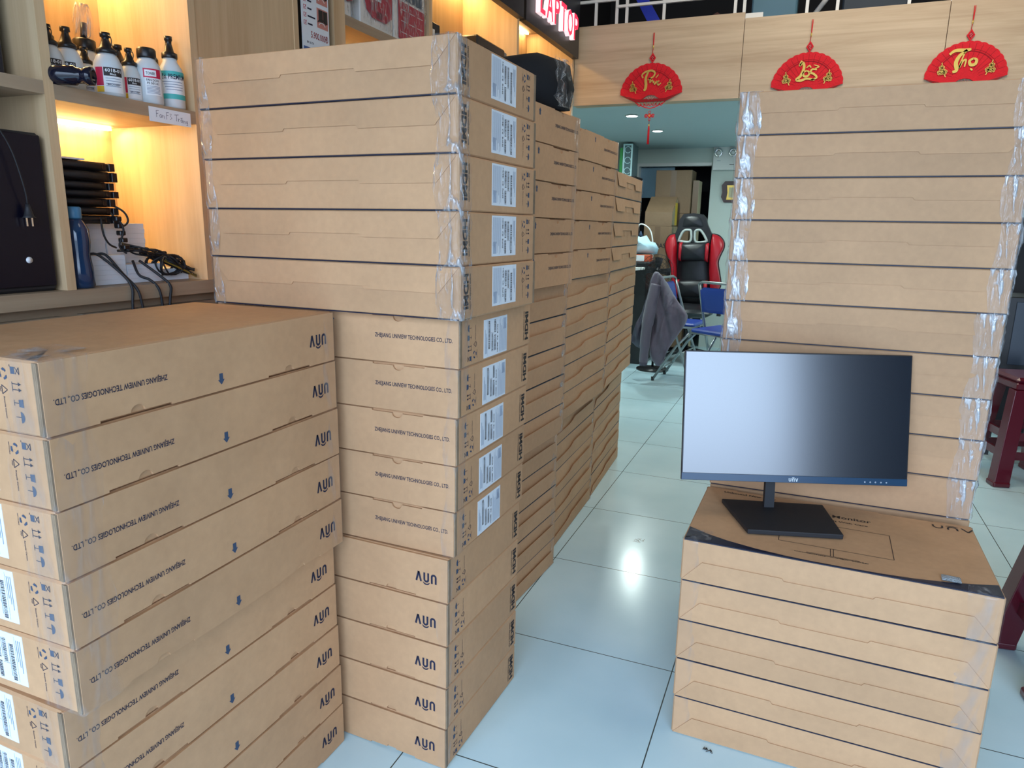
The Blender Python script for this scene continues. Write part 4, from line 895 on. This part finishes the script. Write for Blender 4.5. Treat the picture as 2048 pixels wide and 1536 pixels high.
MB().box((-.085, -.015, .0), (-.055, .2, .30), mat('green_box', srgb(60, 150, 80), .5)).build('green_box', t)

# counter with odds and ends
b = MB(); b.rbox((-2.1, 7.2, 0), (-1.49, 7.7, 1.03), BLACK, .004); b.rbox((-2.12, 7.18, 1.0305), (-1.455, 7.72, 1.055), BLACKM, .004); tag(b.build('black_counter'), 'black counter left of the red and black gaming chair', 'counter')
b = MB(); b.prism([(-1.66, .96), (-1.47, .99), (-1.47, 1.005), (-1.66, 1.0)], -7.16, -7.02, WHITEP, T(0, 0, 0) @ XZ); b.box((-1.665, 7.02, 0), (-1.64, 7.06, .985), WHITEP); tag(b.build('white_stand'), 'narrow white stand in front of the black counter', 'stand')
CL_ = mat('pale_blue_cloth', srgb(176, 210, 222), .8)
b = MB(); rr = random.Random(4)
b.pad([(-.20, 0), (.12, 0), (.14, .06), (.10, .12), (.04, .13), (0, .19), (-.06, .17), (-.12, .20), (-.20, .14)], .10, CL_, 6, T(-1.56, 7.42, 1.125) @ XZ, bulge=lambda x, y: .02*math.sin(x*40+y*30)); tag(b.build('cloth_bundle'), 'crumpled pale blue cloth heaped on the black counter', 'cloth')
b = MB(); b.rbox((-1.64, 7.25, 1.0555), (-1.47, 7.38, 1.122), mat('orange_box', srgb(200, 84, 50), .5), .003); b.box((-1.64, 7.249, 1.06), (-1.53, 7.2495, 1.118), LBL); tag(b.build('orange_box'), 'small orange and white box under the blue cloth', 'box')
b = MB(); b.tube(smooth_path([(-1.70, 7.62, 1.06), (-1.70, 7.62, 1.36), (-1.66, 7.62, 1.43), (-1.57, 7.62, 1.38), (-1.53, 7.62, 1.26), (-1.52, 7.62, 1.06)], 6), .008, WHITEP, 6); b.lathe([(.028, 0), (.004, .06)], INKB, 14, T(-1.66, 7.62, 1.30)); tag(b.build('wire_hoop'), 'white wire hoop with a blue cone above the blue cloth', 'hoop')
t = empty('pedestal_fan', (-1.33, 6.99, 0), (0, 0, 0), 'dark pedestal fan behind the draped jacket', 'fan')
b = MB(); b.lathe([(.16, 0), (.16, .015), (.03, .03)], BLACK, 24); b.build('base', t); MB().tube([(0, 0, .02), (0, 0, .93)], .012, BLACK, 8).build('pole', t)
b = MB(); K = T(0, -.06, .985) @ RX(90)
for rr_ in (.16, .13, .10, .07, .04): b.tube([(rr_*math.cos(a), rr_*math.sin(a), .03*(1-rr_/.2)) for a in [k*2*math.pi/28 for k in range(28)]], .0022, BLACKM, 4, K, closed=True)
for i in range(24): a = 2*math.pi*i/24; b.tube([(.02*math.cos(a), .02*math.sin(a), .03), (.16*math.cos(a), .16*math.sin(a), 0)], .0014, BLACKM, 4, K)
b.build('grille', t); b = MB()
for i in range(4): b.pad([(0.02, -.02), (.12, -.05), (.13, .03), (.03, .02)], .004, BLACK, 3, K @ RZ(90*i) @ T(0, 0, -.02))
b.lathe([(.03, -.06), (.03, .0)], BLACK, 14, K); b.build('blades', t)

# ------------------------------------------------------------------ gaming chair
LEA = mat('black_leather', (.010, .010, .013, 1), .38); REDL2 = mat('red_leather', srgb(178, 26, 40), .36); RINGM = mat('grey_ring', srgb(176, 184, 180), .4)
t = empty('gaming_chair', (-1.08, 7.75, 0), (0, 0, 0), 'red and black racing-style gaming chair facing the camera', 'chair')
K = T(1.08, .05, 0) @ XZ    # outlines are given in room x,z
def cs(pts, n=3):
    P = pts+[pts[0]]; return [(p.x, p.y) for p in smooth_path([(a, b_, 0) for a, b_ in P], n)][:-1]
shell = [(-1.247, 1.541), (-1.145, 1.551), (-1.048, 1.538), (-1.011, 1.498), (-.994, 1.435), (-.945, 1.341), (-.957, 1.258), (-.956, 1.078), (-.928, .871), (-.94, .60), (-1.24, .60), (-1.278, .856), (-1.286, 1.067), (-1.305, 1.249), (-1.324, 1.333), (-1.302, 1.392), (-1.288, 1.482)]
hl = [(-1.283, 1.262), (-1.241, 1.362), (-1.184, 1.378), (-1.158, 1.358), (-1.163, 1.258)]; hr = [(-1.118, 1.360), (-1.101, 1.377), (-1.055, 1.372), (-.995, 1.282), (-1.004, 1.260), (-1.104, 1.258)]
# the shell is built as upper frame round the two holes plus the lower pad
b = MB()
top = [(-1.324, 1.333), (-1.302, 1.392), (-1.288, 1.482), (-1.247, 1.541), (-1.145, 1.551), (-1.048, 1.538), (-1.011, 1.498), (-.994, 1.435), (-.945, 1.341), (-.957, 1.25), (-1.0, 1.255), (-.99, 1.282), (-1.052, 1.38), (-1.101, 1.388), (-1.124, 1.368), (-1.112, 1.25), (-1.158, 1.25), (-1.152, 1.366), (-1.184, 1.388), (-1.246, 1.37), (-1.29, 1.255), (-1.305, 1.249)]
b.prism(top, -.03, .035, LEA, K); b.pad(cs([(-1.285, 1.40), (-1.27, 1.49), (-1.235, 1.53), (-1.145, 1.54), (-1.06, 1.528), (-1.025, 1.49), (-1.0, 1.40), (-1.06, 1.393), (-1.14, 1.40), (-1.24, 1.388)]), .05, LEA, 5, K)
b.pad(cs([(-1.30, 1.25), (-.955, 1.25), (-.956, 1.078), (-.928, .871), (-.94, .60), (-1.24, .60), (-1.278, .856), (-1.286, 1.067)]), .055, LEA, 5, K)
b.build('backrest', t)
for nm, w in (('left', [(-1.324, 1.333), (-1.388, 1.312), (-1.423, 1.233), (-1.41, 1.142), (-1.371, 1.051), (-1.332, .907), (-1.312, .721), (-1.270, .66), (-1.278, .856), (-1.286, 1.067), (-1.298, 1.236)]), ('right', [(-.939, 1.341), (-.874, 1.323), (-.822, 1.267), (-.815, 1.204), (-.846, 1.12), (-.862, 1.042), (-.837, .927), (-.82, .799), (-.90, .70), (-.934, .871), (-.956, 1.078), (-.950, 1.245)])):
    q = MB(); q.pad(cs(w), .085, REDL2, 6, K @ T(0, 0, .01)); o = q.build('side_wing', t); o['label'] = 'red %s wing' % nm
    MB().tube([(x, y, -.0) for x, y in cs(w)], .010, LEA, 6, K, closed=True).build('piping', o)
for h in (hl, hr): MB().tube([(x, y, .035) for x, y in cs(h, 4)], .013, RINGM, 8, K, closed=True).build('grey_ring', t)
for zc, hh, wd in ((1.15, .20, .30), (.76, .20, .32)):
    q = MB(); x0 = -1.113-wd/2; x1 = x0+wd; o_ = [(x0, zc-hh/2+.02), (x0+.03, zc-hh/2), (x1-.03, zc-hh/2+.01), (x1, zc-hh/2+.03), (x1, zc+hh/2-.01), (x1-.03, zc+hh/2+.005), (x0+.03, zc+hh/2-.01), (x0, zc+hh/2-.02)]
    q.pad(o_, .065, LEA, 6, K @ T(0, 0, .06)); o = q.build('cushion', t)
    for xs in (x0-.004, x1-.030): MB().pad([(xs, zc-hh/2+.01), (xs+.034, zc-hh/2), (xs+.034, zc+hh/2), (xs, zc+hh/2-.005)], .070, REDL2, 5, K @ T(0, 0, .06)).build('red_end', o)
q = MB(); q.pad([(-.26, -.30), (.26, -.30), (.28, -.1), (.27, .2), (-.27, .2), (-.28, -.1)], .07, LEA, 6, T(-.03, -.20, .56)); q.build('seat', t)
for s_ in (-1, 1): q = MB(); q.rbox((-.04, -.40, .74), (.04, -.08, .775), BLACK, .012, T(-.03+s_*.33, 0, 0)); q.box((-.02, -.28, .52), (.02, -.20, .74), BLACK, T(-.03+s_*.33, 0, 0)); q.build('armrest', t)
MB().tube([(-.03, -.15, .12), (-.03, -.15, .5)], .03, BLACK, 12).build('gas_column', t)
for k in range(5):
    a = R(72*k+18); q = MB(); q.tube([(-.03, -.15, .14), (-.03+.31*math.cos(a), -.15+.31*math.sin(a), .085)], [.032, .018], BLACK, 8); o = q.build('base_arm', t)
    w = MB(); w.lathe([(.03, -.012), (.032, 0), (.03, .012)], BLACK, 14, T(-.03+.32*math.cos(a), -.15+.32*math.sin(a), .033) @ RZ(72*k+108) @ RX(90)); w.build('caster', o)

# ------------------------------------------------------------------ folding chairs and jacket
BLUE = mat('blue_vinyl', srgb(28, 62, 150), .4)
def fchair(loc, rot, label):
    """side profile in local x (front +x), z"""
    t = empty('folding_chair', loc, (0, 0, R(rot)), label, 'chair', 'blue folding chairs'); w = .20
    f = MB()
    for s_ in (-1, 1):
        y = s_*w
        f2 = MB(); f2.tube([(-.02, y, .94) if 0 else (-.10, y, .93), (-.06, y, .80), (.02, y, .56), (.22, y, .02)], .012, STEEL, 8); f2.lathe([(.015, 0), (.015, .035)], BLACK, 10, T(.225, y, 0)); f2.build('front_leg', t)
        f3 = MB(); f3.tube([(.20, y*.86, .50), (.06, y*.86, .34), (-.135, y*.86, .02)], .012, STEEL, 8); f3.lathe([(.015, 0), (.015, .035)], BLACK, 10, T(-.14, y*.86, 0)); f3.build('rear_leg', t)
    f.tube([(-.10, -w, .93), (-.115, -w*.8, .95), (-.115, w*.8, .95), (-.10, w, .93)], .012, STEEL, 8); f.build('back_tube', t); f = MB(); f.tube([(.12, -w, .285), (.12, w, .285)], .008, STEEL, 8); f.build('cross_tube', t); f = MB(); f.tube([(-.075, -w*.86, .12), (-.075, w*.86, .12)], .008, STEEL, 8); f.build('cross_tube', t)
    q = MB(); q.rbox((-.20, -.185, .525), (.22, .185, .56), BLUE, .012); q.build('seat', t)
    q = MB(); q.tube([(.22, -.185, .522), (-.20, -.185, .522), (-.20, .185, .522), (.22, .185, .522)], .010, STEEL, 8, closed=True); q.build('seat_frame', t)
    q = MB(); q.pad([(-.18, -.11), (.18, -.11), (.185, .08), (.15, .11), (-.15, .11), (-.185, .08)], .018, BLUE, 4, T(-.085, 0, .80) @ RY(-12) @ RZ(90) @ XZ); q.build('back_pad', t)
    return t
fchair((-1.06, 6.62, 0), -8, 'blue folding chair with the grey jacket hung over it')
fchair((-.60, 6.19, 0), 62, 'blue folding chair half hidden behind the tall taped stack')
JK = mat('grey_nylon', srgb(98, 90, 106), .55, bump=(26, .35), var=(10, .15, (1, 1, .3)), sheen=.3); JK2 = mat('dark_nylon', srgb(74, 72, 88), .6, bump=(26, .35), var=(10, .15, (1, 1, .3)))
t = empty('jacket', (-1.2, 6.46, .3), (0, 0, 0), 'dark grey windbreaker draped over the back of a folding chair', 'jacket')
KJ = T(1.2, -.12, -.3) @ XZ; fold = lambda x, y: .022*math.sin(x*55+y*16)+.012*math.sin(x*120-y*26)
q = MB(); q.pad(cs([(-1.255, .98), (-1.236, 1.01), (-1.19, 1.0), (-1.14, .945), (-1.075, .84), (-1.03, .776), (-.935, .665), (-.93, .585), (-.99, .47), (-1.065, .34), (-1.14, .165), (-1.238, .26), (-1.229, .528), (-1.277, .753)]), .05, JK, 8, KJ, bulge=fold); q.build('back_panel', t)
q = MB(); q.pad(cs([(-1.258, .985), (-1.225, .96), (-1.212, .756), (-1.208, .529), (-1.221, .37), (-1.33, .31), (-1.40, .34), (-1.42, .40), (-1.38, .542), (-1.32, .705), (-1.286, .888)]), .045, JK2, 8, KJ @ T(0, 0, -.03), bulge=fold); q.build('front_panel', t)
q = MB(); q.tube(smooth_path([(-1.21, .90, 0), (-1.235, .74, .03), (-1.262, .52, .05), (-1.272, .32, .05), (-1.276, .20, .045)], 6), [.05]*6+[.052]*6+[.046]*6+[.040]*6+[.036], JK, 12, KJ @ T(0, 0, .03)); q.build('sleeve', t)
q = MB(); q.tube([(-1.276, .205, .075), (-1.277, .172, .075)], [.038, .034], JK2, 12, KJ); q.build('cuff', t)

# ------------------------------------------------------------------ right-hand side
def stool(x, y, rot, h, label, col):
    t = empty('plastic_stool', (x, y, 0), (0, 0, R(rot)), label, 'stool', 'red plastic stools'); m_ = mat(col[0], col[1], .3, coat=.3)
    s = .15; q = MB(); q.rbox((-s, -s, h-.03), (s, s, h), m_, .014); q.rbox((-s+.004, -s+.004, h-.07), (s-.004, s-.004, h-.0302), m_, .006); q.build('seat', t)
    for sx in (-1, 1):
        for sy in (-1, 1):
            q = MB(); A = (sx*(s-.035), sy*(s-.035)); B = (sx*(s+.02), sy*(s+.02)); w = .036; vs = []
            for (cx, cy), z in ((B, 0), (A, h-.07)):
                for dx, dy in ((-w, -w), (w, -w), (w, w), (-w, w)): vs.append((cx+dx*(1 if z else 1.1), cy+dy*(1 if z else 1.1), z))
            q.add(vs, [(3, 2, 1, 0), (4, 5, 6, 7), (0, 1, 5, 4), (1, 2, 6, 5), (2, 3, 7, 6), (3, 0, 4, 7)], m_); q.rbox((B[0]-w*1.25, B[1]-w*1.25, 0), (B[0]+w*1.25, B[1]+w*1.25, .03), m_, .006); o = q.build('leg', t, bevel=.008)
    for z in (.17, .28):
        for sx, sy, l in ((0, -1, 0), (0, 1, 0), (-1, 0, 1), (1, 0, 1)):
            e = s+.01-.04*(z/h); q = MB(); a = (-e, -.008, z-.022) if not l else (-.008, -e, z-.022); b_ = (e, .008, z+.022) if not l else (.008, e, z+.022); q.box(a, b_, m_, T(sx*e, sy*e, 0)); q.build('rail', t)
    return t
stool(1.245, 4.745, 14, .615, 'tall dark red plastic stool right of the tall taped stack', ('maroon_plastic', srgb(92, 16, 34)))
stool(.93, 2.53, 8, .46, 'dark red plastic stool cut off at the right edge, near the low stack', ('maroon_plastic', srgb(92, 16, 34)))
t = empty('work_table', (1.75, 5.5, 0), (0, 0, 0), 'dark brown work table behind the red stool', 'table')
MB().rbox((-.62, -.35, .50), (.62, .35, .54), mat('dark_table', srgb(72, 40, 28), .5), .004).build('table_top', t)
for sx in (-.57, .57):
    for sy in (-.3, .3): MB().box((sx-.02, sy-.02, 0), (sx+.02, sy+.02, .4995), BLACK).build('leg', t)
t = empty('desktop_computer', (1.42, 5.4, .5405), (0, 0, 0), 'black desktop computer standing on the work table', 'computer'); MB().rbox((-.24, -.2, 0), (.1, .2, .47), BLACK, .005).build('casing', t); MB().rbox((-.2, -.206, .05), (.06, -.2005, .44), mat('smoky_blue', srgb(46, 58, 74), .25), .002).build('front_panel', t)
t = empty('dark_shelf_cabinet', (2.2, 5.9, 0), (0, 0, 0), 'black cabinet against the far right side', 'cabinet'); MB().rbox((-.9, 0, 0), (.8, .4, 1.5), BLACKM, .004).build('body', t)
t = empty('chair_caster', (1.245, 4.36, 0), (0, 0, 0), 'black swivel caster foot on the floor at the right edge', 'caster'); MB().lathe([(.028, -.014), (.031, 0), (.028, .014)], BLACK, 16, T(0, 0, .031) @ RZ(30) @ RX(90)).build('wheel', t); MB().rbox((-.02, -.02, .05), (.16, .02, .085), BLACK, .006).build('base_arm', t)
# mezzanine odds and ends
b = MB(); b.pad([(-.14, 0), (-.15, .2), (-.08, .36), (.0, .40), (.08, .34), (.12, .18), (.1, 0)], .04, mat('wicker', srgb(90, 60, 56), .8), 4, T(-.72, 5.3, 2.41) @ XZ); tag(b.build('arched_ornament'), 'brown arched ornament behind the white grille', 'ornament')
b = MB(); b.prism([(-1.38, 3.1), (-1.30, 3.1), (-1.0, 2.62), (-1.10, 2.62)], -5.42, -5.40, mat('blue_banner', srgb(40, 60, 190), .5), XZ); tag(b.build('blue_banner'), 'slanting blue banner behind the white grille', 'banner')
b = MB(); b.tube([(-.12, 5.2, 2.70), (.10, 5.2, 3.0)], .016, WHITEP, 8); tag(b.build('white_tube'), 'white tube leaning behind the grille above the middle fan', 'tube')
b = MB(); b.rbox((-.50, 5.3, 2.401), (-.22, 5.5, 3.1), mat('grey_blue_box', srgb(90, 130, 150), .6), .01); b.rbox((.05, 5.3, 2.401), (.42, 5.5, 2.95), mat('dark_blue_box', srgb(40, 52, 66), .6), .01); 
tag(b.build('stored_crates'), 'grey-blue crates stored behind the white grille', 'crates')

# ------------------------------------------------------------------ the monitor
SCR = mat('matte_screen', (.006, .010, .018, 1), .18, spec=1.0); SCR.node_tree.nodes['Principled BSDF'].inputs['IOR'].default_value = 1.8
t = empty('monitor', (-.02, 2.02, .587), (0, 0, R(20)), 'slim black desktop monitor standing on the low carton stack', 'monitor')
ZT = .0
b = MB(); b.prism([(-.150, -.120), (.095, -.135), (.120, .075), (-.165, .098)], .001, .014, BLACKM, T(.045, -.01, 0)); b.build('stand_base', t, bevel=.002)
b = MB(); b.add([(-.014, .03, .0142), (.014, .03, .0142), (.014, .045, .0142), (-.014, .045, .0142), (-.012, .058, .26), (.012, .058, .26), (.012, .074, .26), (-.012, .074, .26)], [(3, 2, 1, 0), (4, 5, 6, 7), (0, 1, 5, 4), (1, 2, 6, 5), (2, 3, 7, 6), (3, 0, 4, 7)], BLACKM); b.build('stand_neck', t)
TILT = -10.7; KM = T(.048, .028, .282) @ RX(TILT) @ XZ
w, h = .624, .364
b = MB(); b.rbox((-w/2, -h/2, -.009), (w/2, h/2, 0), mat('bezel_black', (.012, .013, .016, 1), .3), .0015, KM); b.rbox((-w*.3, -h*.35, -.030), (w*.3, h*.2, -.0092), BLACKM, .008, KM); b.build('display_housing', t)
b = MB(); b.add([(-w/2+.004, -h/2+.021, .0006), (w/2-.004, -h/2+.021, .0006), (w/2-.004, h/2-.004, .0006), (-w/2+.004, h/2-.004, .0006)], [(0, 1, 2, 3)], SCR, False, KM); b.build('screen', t)
b = MB(); b.box((-w/2+.001, -h/2+.001, .0004), (w/2-.001, -h/2+.020, .0012), mat('chin_reflection_blue', srgb(38, 66, 92), .22), KM); o = b.build('chin', t)  # blue-teal reflection put into the chin's base colour
b = MB(); LG = mat('logo_silver', srgb(214, 222, 226), .4); logo(b, -.014, -h/2+.004, .026, .013, LG, KM, .0018)
for x in (.195, .210, .224, .239, .254): b.ribbon(arc(x, -h/2+.009, .0016, 0, 360, 8), .0009, LG, KM, .0018)
b.build('logo', o)
b = MB(); b.pad([(-.020, -.014), (.02, -.016), (.022, .012), (-.018, .015)], .004, mat('bubble_wrap', srgb(200, 215, 225), .25, bump=(300, 1), alpha=.7), 3, T(.385, 1.795, .5905)); tag(b.build('foam_scrap'), 'scrap of white foam stuck on the front edge of the low stack', 'scrap')

# litter on the tiles
b = MB(); rr = random.Random(8)
for i in range(9):
    p = (-.1155+rr.uniform(-.010, .010), 1.734+rr.uniform(-.007, .007)); b.tube(smooth_path([(p[0], p[1], .0015), (p[0]+rr.uniform(-.008, .008), p[1]+rr.uniform(-.007, .007), .004), (p[0]+rr.uniform(-.008, .008), p[1]+rr.uniform(-.007, .007), .0015)], 4), .0009, BLACKM, 4)
tag(b.build('dust_tuft'), 'small tuft of dark lint on the tiles in front of the low stack', 'lint')
b = MB()
for i in range(5):
    p = (-.568+rr.uniform(-.02, .02), 2.98+rr.uniform(-.02, .02)); b.ribbon([(p[0]+rr.uniform(-.018, .018), p[1]+rr.uniform(-.018, .018)) for _ in range(5)], .0022, mat('grey_scuff', srgb(120, 130, 130), .6), None, .0006)
tag(b.build('scuff_mark'), 'grey scuffed smear on the floor tile in the aisle', 'smear')
